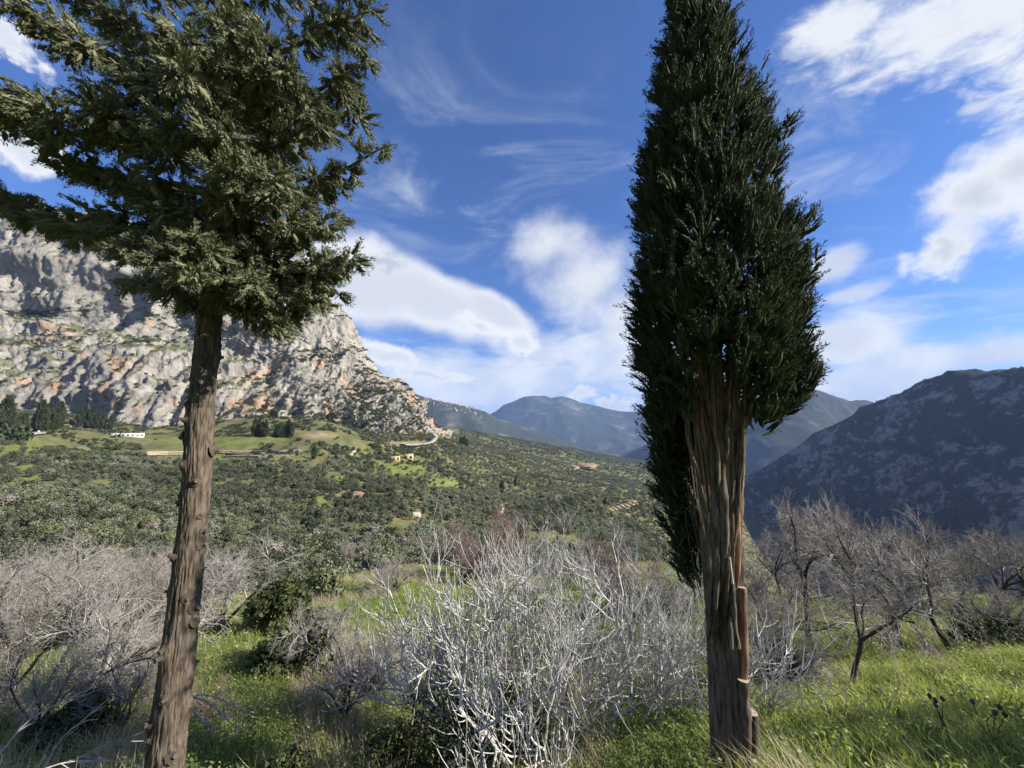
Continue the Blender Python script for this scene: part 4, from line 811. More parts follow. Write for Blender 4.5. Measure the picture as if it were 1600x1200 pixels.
def stub_mesh(seed, cut=True):
    rg = np.random.default_rng(seed); b = Buf(); L = rg.uniform(0.6, 1.2); k = rg.normal(0, 0.12, 2)
    tube(b, [[-0.25, 0, 0], [0.0, 0, 0], [0.28, k[0] * .3, k[1] * .3], [L, k[0], k[1] + 0.15]], [1.25, 0.95, 0.55, 0.42], 9, 0)
    e = b.v[-1][-9:]; c = e.mean(0); rim = c + (e - c) * 0.55 - np.array([0.08, 0, 0]); b.add(np.concatenate([e, rim, [c - np.array([0.12, 0, 0])]]), [[i, (i + 1) % 9, 9 + (i + 1) % 9, 9 + i] for i in range(9)], 1); b.add(np.concatenate([rim, [c - np.array([0.12, 0, 0])]]), [[i, (i + 1) % 9, 9] for i in range(9)], 1)
    return mesh_from('branch stub', b, [M['bark'], M['stub_wood']])
STUB = [stub_mesh(k, k % 2 == 0) for k in range(4)]

def left_cypress():
    Y0 = 3.745; spec = [(250, 1330, 84), (258, 1200, 73), (281, 1000, 61), (303, 800, 53), (318, 600, 47), (329, 480, 42), (341, 320, 33), (349, 160, 26), (354, 0, 20), (358, -160, 13), (360, -330, 5)]
    ax, rad = [], []
    for px, py, w in spec: q, d = PY(px, py, Y0); ax.append(q); rad.append(w / F * d / 2 * 0.63)
    ax = np.array(ax); base = ax[0].copy(); base[2] = gz(base[0], base[1]); ax0 = ax - base
    root = bpy.data.objects.new('cypress_tree', None); COL.objects.link(root); root.location = [float(q) for q in base]
    root['label'] = 'Big cypress on the left with long bare knobbly trunk and spreading boughs'; root['category'] = 'cypress'
    ax0[0][2] = min(ax0[0][2], -0.3)
    axd = cr_interp(ax0, 400, 0); rdd = cr_interp(np.array(rad)[:, None], 400, 0)[:, 0]
    rg = np.random.default_rng(33); hz0, hz1 = ax0[1][2], ax0[6][2]; kn = []
    for k in range(44): kn.append((math.atan2(-base[1], -base[0]) + rg.uniform(-1.9, 1.9), hz0 + (hz1 - hz0) * (k + rg.uniform(0, 1)) / 44, rg.uniform(.010, .024), rg.uniform(.035, .065)))
    link('trunk', mesh_from('trunk', bark_trunk(ax0, rad, 130, 420, 2, depth=0.015, freq=(15, 2.6), knots=kn), M['bark']), root)
    for k, (a, z, kh, ks) in enumerate(kn):                        # broken-off branch stubs on the swellings of the trunk
        i = int(np.argmin(abs(axd[:, 2] - z))); s = ks * rg.uniform(.55, .95)
        o = link('branch_stub', STUB[rg.integers(4)], root); o.location = [float(q) for q in (axd[i] + np.array([math.cos(a), math.sin(a), 0]) * (rdd[i] + kh * 1.0 + .006))]; o.rotation_euler = (rg.uniform(0, 6), rg.uniform(-0.6, 0.2), a); o.scale = (s * rg.uniform(.5, 1.3), s, s * rg.uniform(.8, 1.2))
    # boughs: start height on the trunk (photo y), tip (x, y), towards(-)/away(+) from the camera, clump size near and at the tip
    B = [(400, -60, 285, .55, 40, 36), (250, -50, 140, -.2, 62, 55), (170, 15, 15, -.55, 62, 48), (300, 75, 248, .35, 44, 22), (215, 130, 165, .1, 70, 58), (425, 185, 372, -.75, 40, 36), (455, 205, 440, .3, 34, 24), (470, 292, 486, .1, 24, 15), (120, 175, 92, .2, 60, 34), (345, 150, 352, .6, 58, 42), (330, 215, 300, .5, 62, 52), (90, 110, -10, .2, 50, 40),
         (320, 600, 229, 0., 40, 12), (210, 575, 95, -.2, 52, 26), (110, 552, 12, .1, 62, 46), (390, 545, 342, .2, 40, 15), (425, 552, 405, -.1, 52, 34), (450, 520, 455, .0, 52, 36), (455, 445, 512, -.3, 48, 34), (290, 560, 150, .3, 56, 26), (300, 535, 288, .3, 48, 28), (380, 505, 445, .2, 60, 44), (240, 505, 185, -.45, 60, 42), (405, 475, 415, .0, 58, 46), (440, 500, 468, -.2, 50, 40), (425, 395, 440, -.5, 42, 36), (425, 240, 400, -.85, 48, 40), (415, 290, 425, -.75, 40, 32), (180, 520, 130, .2, 60, 46), (350, 520, 375, .1, 50, 36), (350, 480, 330, .1, 58, 40), (440, 405, 488, .3, 42, 34),
         (300, 375, 232, -.95, 58, 50), (200, 320, 130, -.95, 62, 52), (120, 405, 70, -.85, 62, 52), (110, 275, 70, -.65, 62, 52), (310, 322, 300, -.6, 44, 34), (60, 350, 5, -.6, 75, 62), (130, 450, 125, -.65, 60, 50), (210, 250, 205, -.55, 60, 48), (320, 432, 300, -.5, 52, 42), (400, 298, 385, -.85, 42, 34), (150, 350, 150, .6, 90, 80), (250, 390, 260, .6, 80, 70), (0, 480, -40, .1, 80, 60), (0, 230, -50, .1, 80, 60), (-60, 350, -100, -.3, 90, 80), (-60, 130, -60, .3, 70, 50), (-120, 420, -150, .2, 80, 60), (-150, 300, -180, .1, 80, 60), (-230, 360, -280, .0, 70, 40)]
    mB, mF = M['bark'], M['cypress_leaf']
    for bi, (ys, tx, ty, dof, r0, r1) in enumerate(B):
        z = None; tgt, _ = PY(0, ys, Y0); i = int(np.argmin(abs(axd[:, 2] + base[2] - tgt[2]))); s = axd[i]; e, dd = PY(tx, ty, Y0 + dof); e = e - base; L = np.linalg.norm(e - s)
        mid = (s + e) / 2 + np.array([0, 0, -0.05 * L]) + rg.normal(0, 0.03, 3); n = 9; pts = cr_interp(np.array([s, mid, e]), n, 0)
        b = Buf(); tube(b, pts, np.linspace(0.012 + 0.016 * L, 0.006, n), 6); bo = link('branch', mesh_from('branch', b, mB), root)
        V = []; sb = Buf(); nc = max(3, int(L / 0.23))
        for c in range(nc):
            f = 0.22 + 0.78 * (c + rg.uniform(0.2, 0.8)) / nc if L > 0.5 else rg.uniform(0.2, 1.0)
            q = np.array([np.interp(f * (n - 1), np.arange(n), pts[:, a_]) for a_ in range(3)]); R = (r0 + (r1 - r0) * f) / F * dd * rg.uniform(0.75, 1.12)
            q = q + rg.normal(0, 0.30, 3) * R * np.array([1, 1, 0.6]); R *= 0.92; m = (int(26 * (R / 0.3) ** 1.6) + 10) // (3 if ty < -45 else 1)
            d = unit(rg.normal(size=(m, 3))); rr = rg.uniform(0, 1, m) ** 0.5; p = q + d * (rr * R * 0.74)[:, None] * np.array([1.0, 0.95, 0.62])
            out = unit(e - s); dr = d * 0.95 + out * 0.35 + np.array([0, 0, -0.40]) + rg.normal(0, 0.42, (m, 3))
            PL = rg.uniform(0.075, 0.175, m) * min(1.0, 0.6 + R * 1.6); PR = rg.uniform(0.038, 0.062, m)
            v, fc = plumes(rg, p, dr, PL, PR, 54, 0.032, 0.0098); sb.add(v, fc); v, fc = plume_cores(rg, p, dr, PL, PR); sb.add(v, fc)
            for w_ in range(3): tube(sb, [q + rg.normal(0, .02, 3), q + d[w_] * R * 0.5, q + d[w_] * R * 0.85], [0.006, 0.004, 0.002], 3, 1)
        link('foliage', mesh_from('foliage', sb, [mF, M['limb']], smooth=False), bo)
    # a few dead twigs hanging by the trunk
    b = Buf()
    for k in range(14): s = axd[int(np.argmin(abs(axd[:, 2] + base[2] - PY(0, rg.uniform(290, 345), Y0)[0][2])))]; e = s + rg.normal(0, 0.16, 3) + np.array([0, -0.2, 0]); tube(b, [s, (s + e) / 2 + rg.normal(0, .03, 3), e], [0.005, 0.004, 0.002], 3)
    link('dead_twigs', mesh_from('dead twigs', b, M['deadwood']), root)
left_cypress()

def right_cypress():
    Y0 = 3.74; spec = [(1148, 1300, 72), (1143, 1197, 68), (1135, 1060, 64), (1131, 950, 64), (1129, 850, 60), (1123, 750, 54), (1118, 660, 44), (1112, 560, 32), (1106, 420, 24), (1100, 250, 18), (1098, 80, 12), (1096, -40, 6)]
    ax, rad = [], []
    for px, py, w in spec: q, d = PY(px, py, Y0); ax.append(q); rad.append(w / F * d / 2 * 0.76)
    ax = np.array(ax); base = ax[0].copy(); base[2] = gz(base[0], base[1]); ax0 = ax - base; ax0[0][2] = min(ax0[0][2], -0.3)
    root = bpy.data.objects.new('cypress_tree', None); COL.objects.link(root); root.location = [float(q) for q in base]; root['label'] = 'Dense upright dark cypress with ribbed many-stemmed trunk on the right'; root['category'] = 'cypress'
    lob = lambda T, z: 1 + 0.10 * np.cos(5 * T + 1.2 * z) * np.clip((z + 0.2) / 2, 0.2, 1) + 0.05 * np.cos(9 * T - z * 0.8)
    link('trunk', mesh_from('trunk', bark_trunk(ax0, rad, 120, 340, 6, lob, 0.013, (14, 1.6)), M['bark_pale']), root)
    rg = np.random.default_rng(44)
    def stem(pix, w0, w1, dofs, m, name='stem', sides=9, cap=0):
        q = []
        if name in ('stem', 'shoot'): pix = [(1126 + (x_ - 1126) * (1 - .26 * min(max((y_ - 520) / 110, 0), 1)), y_) for x_, y_ in pix]; w0 *= .82
        else: pix = [(x_ - 7, y_) for x_, y_ in pix]
        for k, (px, py) in enumerate(pix): q.append(PY(px, py, Y0 + np.interp(k / (len(pix) - 1), [0, 1], dofs))[0] - base)
        n = 26; pts = cr_interp(np.array(q), n, 0); pts += 0.006 * np.stack([fbm(pts * 7 + k_ * 9, 2, k_) for k_ in range(3)], 1)
        rad_ = (np.linspace(w0, w1, n) * np.clip(0.25 + np.arange(n) / 6.0, 0, 1) if not cap else np.linspace(w0, w1, n)) * (1 + 0.35 * fbm(pts * 9, 3, int(pix[0][0])))
        if not cap and name == 'stem': pts[:6, 1] += np.linspace(0.07, 0.0, 6); pts[:, 0] += 0.012 * fbm(pts * 5 + pix[0][0], 3, 3)
        if name == 'stem': b = bark_trunk(pts, rad_, 18, 64, int(pix[0][0]), None, 0.009, (11, 2.6))
        else: b = Buf(); tube(b, pts, rad_, sides, 0, cap)
        return link(name, mesh_from(name, b, [m, M['cut_wood']]), root)
    bk, rd = M['bark_pale'], M['bark_red']
    # big fused stems, left to right
    for k, (pix, w0, w1, dofs, m) in enumerate([
        ([(1112, 1000), (1098, 880), (1084, 760), (1072, 640), (1062, 520), (1056, 400)], .045, .020, (-.16, -.25), bk), ([(1122, 960), (1112, 820), (1104, 690), (1096, 580), (1088, 450)], .055, .022, (-.20, -.22), bk),
        ([(1136, 930), (1131, 800), (1126, 680), (1122, 560), (1118, 430)], .055, .024, (-.21, -.22), bk), ([(1150, 930), (1147, 800), (1144, 690), (1142, 580), (1146, 450)], .05, .022, (-.20, -.2), bk),
        ([(1160, 960), (1160, 840), (1158, 720), (1160, 620), (1172, 500)], .042, .018, (-.15, -.15), rd), ([(1166, 940), (1166, 830), (1170, 740), (1172, 680), (1196, 600)], .032, .014, (-.08, -.1), rd),
        ([(1155, 890), (1160, 800), (1170, 720), (1176, 660), (1206, 590)], .030, .014, (-.19, -.3), bk), ([(1140, 860), (1150, 760), (1166, 690), (1196, 640), (1222, 600)], .022, .010, (-.22, -.25), bk),
        ([(1112, 900), (1096, 800), (1078, 740), (1058, 690), (1050, 640)], .016, .008, (-.2, -.3), bk), ([(1108, 860), (1100, 760), (1080, 680), (1046, 590), (1036, 520)], .018, .008, (-.2, -.3), bk),
        ([(1128, 800), (1116, 690), (1092, 600), (1064, 520)], .018, .008, (-.24, -.4), bk), ([(1134, 760), (1140, 660), (1150, 560), (1176, 470)], .018, .008, (-.24, -.4), bk), ([(1120, 740), (1110, 640), (1106, 540), (1076, 440)], .018, .008, (-.24, -.35), bk),
        ([(1145, 720), (1156, 640), (1168, 570), (1186, 510)], .016, .007, (-.2, -.3), rd), ([(1108, 1010), (1098, 930), (1090, 850), (1086, 760)], .020, .010, (-.1, -.1), bk), ([(1066, 520), (1068, 420), (1066, 330), (1060, 250)], .028, .016, (-.2, -.15), bk)]):
        stem(pix, w0, w1, dofs, m)
    for k in range(20):                                            # stringy outer stems
        x0 = rg.uniform(1102, 1160); y0 = rg.uniform(760, 1060); x1 = 1120 + (x0 - 1130) * rg.uniform(1.3, 2.0); y1 = rg.uniform(520, 640); stem([(x0, y0), (x0 + (x1 - x0) * .25 + rg.normal(0, 3), y0 + (y1 - y0) * .4), (x0 + (x1 - x0) * .6 + rg.normal(0, 4), y0 + (y1 - y0) * .7), (x1, y1)], rg.uniform(.011, .022), .007, (-.19, -.26), rd if rg.random() < .35 else bk)
    for k in range(34):                                            # thin shoots between them
        x0 = rg.uniform(1098, 1168); y0 = rg.uniform(680, 880); x1 = 1118 + (x0 - 1130) * rg.uniform(1.2, 2.4); y1 = rg.uniform(480, 620); xm = (x0 + x1) / 2 + rg.normal(0, 8)
        stem([(x0, y0), (xm, (y0 + y1) / 2), (x1, y1)], rg.uniform(.005, .011), .003, (-.22, -.3), rd if rg.random() < .4 else bk, 'shoot', 5)
    for k in range(16):                                            # thin dead shoots hanging on the left
        x0 = rg.uniform(1085, 1105); y0 = rg.uniform(780, 960); x1 = rg.uniform(1050, 1085); y1 = rg.uniform(640, 800); stem([(x0, y0), ((x0 + x1) / 2 - 4, (y0 + y1) / 2), (x1, y1)], .006, .002, (-.1, -.2), bk, 'shoot', 4)
    # sawn and split limbs on the right side
    stem([(1169, 1080), (1168, 1000), (1166, 940), (1165, 917)], .042, .040, (-.14, -.12), rd, 'split_limb', 10, 1)
    stem([(1185, 1270), (1184, 1190), (1181, 1112)], .052, .046, (-.10, -.14), bk, 'sawn_limb', 12, 1)
    stem([(1172, 1230), (1171, 1120), (1168, 1062)], .050, .046, (-.15, -.17), bk, 'sawn_limb', 12, 1)
    stem([(1152, 940), (1156, 980), (1160, 1004), (1161, 1014)], .018, .020, (-.22, -.30), bk, 'sawn_limb', 9, 1)
    stem([(1148, 965), (1150, 990), (1150, 1014)], .016, .017, (-.23, -.31), bk, 'sawn_limb', 9, 1)
    stem([(1146, 870), (1150, 890), (1152, 912)], .012, .010, (-.23, -.26), M['deadwood'], 'split_limb', 7, 1)
    # crown: silhouette by photo row
    ys = [-40, 0, 60, 100, 170, 230, 300, 350, 420, 500, 580, 620, 660, 700, 800, 880, 925]
    lx = [1075, 1046, 1028, 1020, 1010, 1000, 985, 985, 981, 982, 986, 1000, 1012, 1022, 1036, 1062, 1088]
    rx = [1105, 1134, 1152, 1166, 1205, 1222, 1232, 1262, 1276, 1278, 1280, 1256, 1196, 1100, 1094, 1098, 1100]
    lx = [a_ + 13 for a_ in lx]; rx = [a_ - 15 for a_ in rx]
    cl_, n = [], 0
    while n < 780:
        py = rg.uniform(-35, 920); l = np.interp(py, ys, lx); r = np.interp(py, ys, rx)
        if rg.random() > (r - l) / 300 + 0.08: continue
        u = rg.uniform(-1, 1); u = math.copysign(abs(u) ** 0.6, u); c = (l + r) / 2; h = (r - l) / 2
        px = c + u * h * 0.93; dm = h / F * 4.0 * math.sqrt(max(0.03, 1 - u * u)); wv = rg.uniform(-1, 1); wv = math.copysign(abs(wv) ** 0.5, wv) if rg.random() < 0.7 else -rg.uniform(0.55, 1); do = wv * dm * 0.85
        if (py > 575 and do < 0.10 and 1072 < px < 1166) or (py > 632 and do < 0.1 and 1050 < px < 1180): continue
        if py > 660: do = abs(do) + 0.15
        if 1081 < px < 1094 and py < 75: continue
        if 320 < py < 470 and 1056 < px < 1078 and do < 0.1 and rg.random() < 0.6: continue
        cl_.append((px, py, do, u)); n += 1
    for yy, xx in ((182, 1230), (345, 1258), (400, 1262), (470, 1262), (580, 1264), (560, 1245), (0, 1060), (-10, 1108), (40, 1120), (20, 1066), (60, 1060), (210, 1225), (130, 1186)): cl_ += [(xx, yy, 0.0, 0.6), (xx - 14, yy + 14, 0.1, 0.6)]
    for k in range(80):
        py = rg.uniform(630, 915); cl_.append((rg.uniform(np.interp(py, ys, lx) - 6, 1092), py, rg.uniform(.12, .5), -.5))
    for k in range(70): cl_.append((rg.uniform(1075, 1150), rg.uniform(-25, 535), -rg.uniform(.16, .5), 0.0))
    parts = {}
    for (px, py, do, u) in cl_:
        q, d = PY(px, py, Y0 + do); q = q - base; R = rg.uniform(13, 25) / F * d * (0.75 if py < 120 else 1); m = int(rg.uniform(46, 70) * (R / 0.14) ** 1.3)
        m = int(7 * (R / 0.14) ** 1.2) + 3
        dv = unit(rg.normal(size=(m, 3))); p = q + dv * (rg.uniform(0, 1, m) ** 0.5 * R)[:, None] * np.array([0.85, 0.85, 1.3]) - np.array([0, 0, 0.06])
        axp = ax0[np.argmin(abs(ax0[:, 2] - q[2]))]; out = q - axp; out[2] = 0; out = out / (np.linalg.norm(out) + 1e-6)
        dr = dv * 0.35 + out * 0.45 + np.array([0, 0, 0.85]) + rg.normal(0, 0.22, (m, 3)); PL = rg.uniform(0.11, 0.21, m); PR = rg.uniform(0.026, 0.040, m); v, f = plumes(rg, p, dr, PL, PR, 36, 0.034, 0.0095); v2, f2 = plume_cores(rg, p, dr, PL, PR); parts.setdefault(0, Buf()).add(v2, f2)
        parts.setdefault(0, Buf()).add(v, f)
    nq = 16000; qy = rg.uniform(-20, 900, nq); l = np.interp(qy, ys, lx); r = np.interp(qy, ys, rx); h = (r - l) / 2; u = rg.uniform(-.8, .8, nq); w_ = rg.uniform(-.75, .75, nq); keep = (u * u + w_ * w_ < .52) & (qy < 860) & (rg.random(nq) < h / 140 + .1)
    qx = (l + r) / 2 + u * h; do = w_ * h / F * 4.0; do = np.where(qy > 560, np.abs(do) + .12, do); cc = np.array([PY(a_, b_, Y0 + c_)[0] - base for a_, b_, c_ in zip(qx[keep], qy[keep], do[keep])])
    v, f = leaf_cloud(rg, cc, np.full(len(cc), .05), len(cc), .085, 1.2, .5); parts[0].add(v, f)
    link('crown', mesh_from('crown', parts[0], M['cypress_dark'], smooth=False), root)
right_cypress()

# ------------------------------------------------------------------ evergreen bushes of the near slope
def leafy(px, pb, w_px, h_px, m, lab, seed, n=2600, size=0.10, name='evergreen_bush', cat='bush'):
    w = hit(px, pb); d = w[1] * CP + w[2] * SP; W, H = w_px / F * d, h_px / F * d; rg = np.random.default_rng(seed); c, r = [], []
    for k in range(22): a = rg.uniform(0, 6.28); q = rg.uniform(0, 1) ** .6; c.append([q * W / 2 * .8 * math.cos(a), q * W / 2 * .7 * math.sin(a), H * rg.uniform(.2, .85) * (1 - .35 * q * q)]); r.append(rg.uniform(.16, .27) * min(W, H * 1.3))
    root = bpy.data.objects.new(name, None); COL.objects.link(root); root.location = [float(q) for q in w]; root['label'] = lab; root['category'] = cat
    b = Buf(); v, f = leaf_cloud(rg, c, r, n, size, .9, .4); b.add(v, f); link('foliage', mesh_from('foliage', b, m, smooth=False), root)
    b = Buf()
    for k in range(9): e = np.array(c[k]); tube(b, [[rg.normal(0, .05), rg.normal(0, .05), -.1], e * .5 + rg.normal(0, .05, 3), e], [.03, .02, .008], 5)
    link('stems', mesh_from('stems', b, M['limb']), root)
leafy(437, 985, 84, 92, M['bush'], 'Dark rounded evergreen bush on the slope between big trunk and fig', 1, 5200, .16)
leafy(478, 1052, 110, 100, M['sage'], 'Grey-green leafy bush below the dark evergreen bush', 2, 5200, .11)
leafy(425, 1060, 70, 62, M['bush'], 'Low dark bush left of the grey-green one', 5, 2600, .10)
leafy(505, 935, 60, 46, M['sage'], 'Pale olive-green bush at the edge of the meadow', 3, 2600, .22)
leafy(690, 1230, 150, 170, M['bush'], 'Dark bush with small leaves inside the lower left of the fig', 6, 6500, .05)
leafy(800, 1205, 120, 150, M['bush'], 'Dark leafy undergrowth bush under the middle of the fig', 7, 5200, .05)
leafy(610, 1230, 110, 100, M['bush'], 'Low dark bush at the bottom left of the fig', 8, 4200, .05)
leafy(110, 1160, 120, 60, M['bush'], 'Dark low bush in the shade of the left thicket', 9, 5200, .06)
leafy(1225, 1070, 110, 70, M['bush'], 'Dark green low bush right of the cypress trunk', 11, 3600, .06)
leafy(1555, 1015, 140, 60, M['scrub'], 'Dark flattened bush on the right bank under the leaning thicket', 12, 5000, .07)
leafy(440, 1250, 80, 70, M['bush'], 'Small dark bush at the bottom edge left of the fig', 13, 2600, .04)
# the roadside shrub just beyond the right edge that shades the bank
def side_shrub():
    rg = np.random.default_rng(70); x, y = 6.9, 3.1; z = gz(x, y); root = bpy.data.objects.new('evergreen_bush', None); COL.objects.link(root); root.location = (x, y, z); root['label'] = 'Roadside evergreen shrub just past the right edge, known by its shadow on the bank'; root['category'] = 'bush'
    c = [[rg.uniform(-.45, .8), rg.uniform(-1.4, .85), rg.uniform(.3, 2.5)] for k in range(44)]; b = Buf(); v, f = leaf_cloud(rg, c, rg.uniform(.35, .5, 44), 12000, .09, .9, .4); b.add(v, f); link('foliage', mesh_from('foliage', b, M['bush'], smooth=False), root)
side_shrub()

# ------------------------------------------------------------------ grass, weeds, dry stalks
def tuft_mesh(seed, m, n, h, spread, w, lean=0.35, curl=0.5):
    rg = np.random.default_rng(seed); b = Buf(); p0 = np.stack([rg.normal(0, spread, n), rg.normal(0, spread, n), np.full(n, -0.03)], 1); a = rg.uniform(0, 6.28, n); H = h * rg.uniform(0.45, 1.15, n)
    d = np.stack([np.cos(a), np.sin(a), 0 * a], 1); ln = (np.abs(rg.normal(0, lean, n)))[:, None]; wind = np.array([-0.22, 0.05, 0])
    p1 = p0 + (d * ln * 0.4 + wind * 0.4) * H[:, None] + np.array([0, 0, 1]) * (H * 0.55)[:, None]; p2 = p1 + (d * (ln + curl * rg.uniform(0, 1, n)[:, None]) * 0.55 + wind) * H[:, None] + np.array([0, 0, 1]) * (H * 0.36)[:, None]
    s = np.stack([-np.sin(a), np.cos(a), 0 * a], 1) * w * rg.uniform(0.6, 1.3, n)[:, None]
    v = np.stack([p0 - s, p0 + s, p1 + s * .8, p1 - s * .8, p2], 1).reshape(-1, 3); k = np.arange(n)[:, None] * 5
    b.add(v, np.concatenate([k + np.array([[0, 1, 2, 3]])])); b.f.append((k + np.array([[3, 2, 4]])).astype(np.int32)); b.mi.append(np.zeros(n, np.int32))
    return mesh_from('tuft', b, m)
def weed_mesh(seed, m, n=60, size=0.045, h=0.25):
    rg = np.random.default_rng(seed); c = np.stack([rg.normal(0, .1, 8), rg.normal(0, .1, 8), rg.uniform(.04, h, 8)], 1); b = Buf(); v, f = leaf_cloud(rg, c, rg.uniform(.05, .11, 8), n, size, .8, .5, .8); b.add(v, f)
    for k in range(5): tube(b, [[0, 0, -.03], c[k] * .6, c[k]], [.004, .003, .002], 3)
    return mesh_from('weed', b, m, smooth=False)
GR = [tuft_mesh(1, M['grass'], 26, .20, .07, .0042), tuft_mesh(2, M['grass'], 26, .16, .08, .0048), tuft_mesh(3, M['weed'], 24, .15, .08, .006), tuft_mesh(4, M['dry'], 16, .30, .06, .0026, .5), weed_mesh(5, M['weed'], 80, .032, .2), weed_mesh(6, M['grass'], 60, .036, .15)]
rng = np.random.default_rng(31)
def lay(name, n, r0, r1, t0, t1, sc, kinds, keep):
    x, y = area_pts(n, r0, r1, t0, t1); z = Gz(x, y); px, py, d = proj(x, y, z); ok = keep(px, py, x, y) & (px > -150) & (px < 1750) & (py < 1450)
    x, y, z, px, py = [q[ok] for q in (x, y, z, px, py)]; pk = kinds(px, py, x, y)
    scatter(name, np.stack([x, y, z], 1), np.stack([rng.normal(0, .12, len(x)), rng.normal(0, .12, len(x)), rng.uniform(-.8, .8, len(x)) + 6.28 * (rng.random(len(x)) < .3)], 1), sc * rng.uniform(.6, 1.3, len(x)), pk, GR)
def kinds_near(px, py, x, y):
    n1 = fbm(np.stack([x / 1.1, y / 1.1, 0 * x], 1), 3, 3); u = rng.random(len(px)); right = px > 1120
    k = np.where(u < .42, 0, np.where(u < .75, 1, np.where(u < .9, 2, 5))); k = np.where((n1 > .36) & (rng.random(len(px)) < .5), 3, k); k = np.where(rng.random(len(px)) < .03, 3, k)
    k = np.where(~right & (u < .38), 4, k); k = np.where(~right & (px > 450) & (px < 960) & (rng.random(len(px)) < .45), 3, k); k = np.where((px < 240) & (rng.random(len(px)) < .4), 3, k); return k
lay('grass', 13000, 2.0, 13, -1.05, 1.15, 1.0, kinds_near, lambda px, py, x, y: fbm(np.stack([x / 1.6, y / 1.6, 0 * x], 1), 2, 8) > -0.62 + 0.35 * (px < 1120))
lay('meadow_grass', 15000, 12, 48, -1.05, 1.1, 1.5, lambda px, py, x, y: np.where(fbm(np.stack([x / 4, y / 4, 0 * x], 1), 3, 4) > .25, 3, rng.choice([0, 1, 1, 2, 5], len(px))), lambda px, py, x, y: (px > -100))
# dry stalks and fallen sticks
def sticks(name, lab, cat, items, r, m, group=None):
    root = bpy.data.objects.new(name, None); COL.objects.link(root); b = Buf(); rg = np.random.default_rng(len(lab)); c = None
    for pix in items:
        q = np.array([P(*p) for p in pix]); 
        if c is None: c = q[0].copy()
        pts = cr_interp(q - c, 9, 0); tube(b, pts, np.linspace(r, r * .4, 9), 5)
        for k in range(5): i = rg.integers(2, 8); e = pts[i] + (pts[-1] - pts[0]) * rg.uniform(.12, .3) + rg.normal(0, .08, 3); tube(b, [pts[i], (pts[i] + e) / 2 + rg.normal(0, .01, 3), e], [r * .6, r * .45, r * .25], 4)
    root.location = [float(t_) for t_ in c]; root['label'] = lab; root['category'] = cat; link('stick', mesh_from('stick', b, m), root)
sticks('dead_branch', 'Bleached dead branch sweeping up from the lower left corner', 'dead branch', [[(-10, 1192, 3.6), (40, 1130, 3.8), (90, 1100, 4.0), (150, 1072, 4.2)], [(70, 1200, 3.5), (95, 1155, 3.6), (130, 1125, 3.7), (172, 1090, 3.8)]], .010, M['deadwood'])
sticks('dead_branch', 'Bleached dead twigs lying at the foot of the big trunk, left', 'dead branch', [[(90, 1205, 3.3), (140, 1175, 3.4), (190, 1160, 3.5), (225, 1158, 3.6)], [(60, 1205, 3.2), (110, 1190, 3.3), (180, 1190, 3.4), (230, 1196, 3.4)]], .007, M['deadwood'])
sticks('dead_branch', 'Bleached forked dead branch right of the big trunk foot', 'dead branch', [[(292, 1095, 4.4), (315, 1085, 4.5), (350, 1095, 4.6), (378, 1112, 4.6)], [(295, 1100, 4.4), (310, 1120, 4.4), (325, 1135, 4.4), (335, 1155, 4.4)], [(300, 1088, 4.5), (330, 1100, 4.5), (350, 1120, 4.5), (372, 1140, 4.5)]], .011, M['deadwood'])
sticks('dead_branch', 'Dark fallen branch arching out left of the big trunk', 'dead branch', [[(145, 1068, 6.2), (175, 1045, 6.0), (205, 1028, 5.8), (250, 1010, 5.6)], [(160, 1055, 6.0), (190, 1040, 5.8), (225, 1030, 5.6), (250, 1030, 5.5)]], .018, M['limb'])
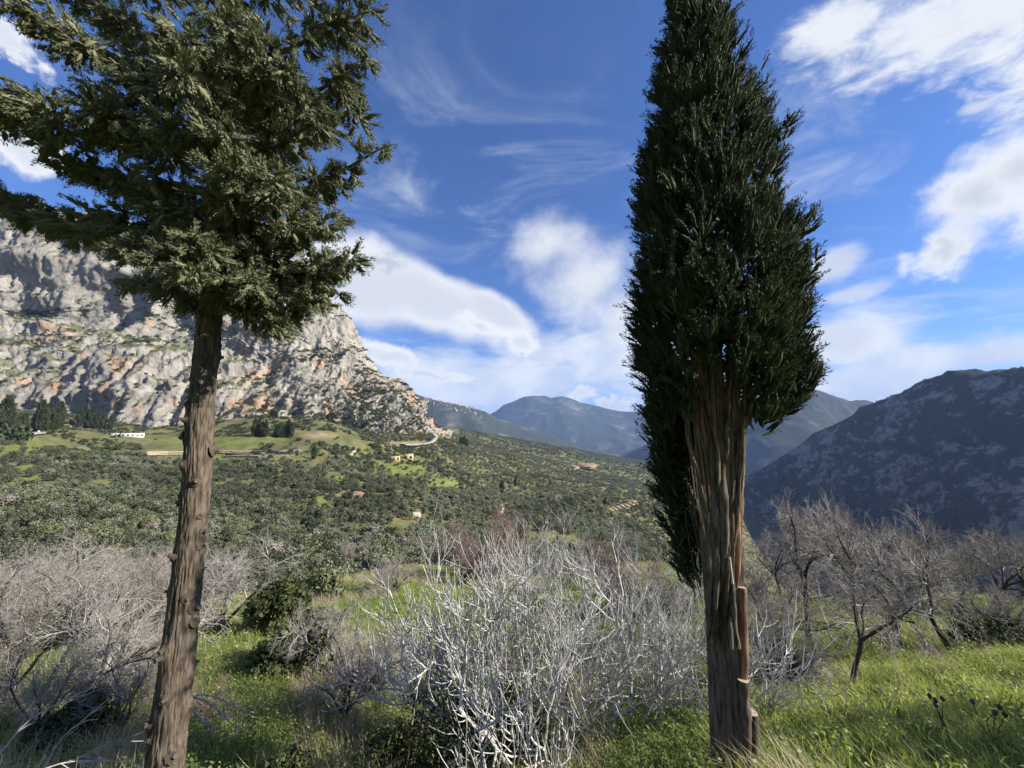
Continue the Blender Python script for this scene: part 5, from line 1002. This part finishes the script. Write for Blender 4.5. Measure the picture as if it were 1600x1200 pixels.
def seed_plant(px, py, d, lab, seed):
    rg = np.random.default_rng(seed); top = P(px, py, d); b = Buf(); hd = Buf(); g = gz(top[0], top[1]); root = bpy.data.objects.new('dry_seed_plant', None); COL.objects.link(root); root.location = (float(top[0]), float(top[1]), g); root['label'] = lab; root['category'] = 'dry plant'
    H = top[2] - g
    for k in range(4):
        e = np.array([rg.normal(0, .16), rg.normal(0, .1), H * rg.uniform(.8, 1.05)]); s = e * .45 + rg.normal(0, .02, 3); tube(b, [[0, 0, -.05], s, e], [.005, .004, .003], 4)
        th = np.linspace(0, math.pi, 6); tube(hd, [e + np.array([0, 0, .035 * t_]) for t_ in np.linspace(-.5, 1, 6)], .018 * np.sin(th) + .002, 7)
    link('stalks', mesh_from('stalks', b, M['seed']), root); link('seed_heads', mesh_from('seed heads', hd, M['seed']), root)
seed_plant(1478, 1092, 3.4, 'Dry plant with dark seed heads left of its twin on the bank', 1); seed_plant(1545, 1100, 3.3, 'Dry plant with dark seed heads nearest the right edge', 2)
tuft_big = [tuft_mesh(40 + k, M['dry'], 60, .55, .10, .003, .7, .9) for k in range(2)]
for k, (px, py, s, lab) in enumerate([(200, 1196, 1.1, 'Straw-coloured dry grass clump at the foot of the big trunk'), (1140, 1210, .7, 'Dry straw clump at the foot of the dense cypress'), (1245, 1075, .9, 'Pale dry grass clump in front of the small almond tree'), (1330, 1068, .9, 'Greyish dry grass clump on the bank, mid right'), (1480, 1050, .8, 'Greyish dry grass clump near the leaning thicket')]):
    w = hit(px, min(py, 1230)); link('dry_grass_clump', tuft_big[k % 2], loc=w, rz=float(k), sc=s, label=lab, cat='dry grass')

# ------------------------------------------------------------------ the air
def haze():
    zmin = min(float(v.co.z) for v in bpy.data.objects['ground'].data.vertices) - 2; zmax = 1100.0
    b = Buf(); box(b, (0, 0, (zmin + zmax) / 2), (29000, 29000, zmax - zmin)); m = bpy.data.materials.new('haze'); m.use_nodes = True; t = NT(m.node_tree)
    pv = t.node('ShaderNodeVolumePrincipled'); pv.inputs['Color'].default_value = (0.36, 0.54, 1.0, 1); pv.inputs['Density'].default_value = HAZE; pv.inputs['Anisotropy'].default_value = 0.0
    o = t.node('ShaderNodeOutputMaterial'); t.l.new(pv.outputs[0], o.inputs['Volume']); link('haze', mesh_from('haze', b, m, smooth=False), kind='stuff')
HAZE = 5.0e-5
haze()
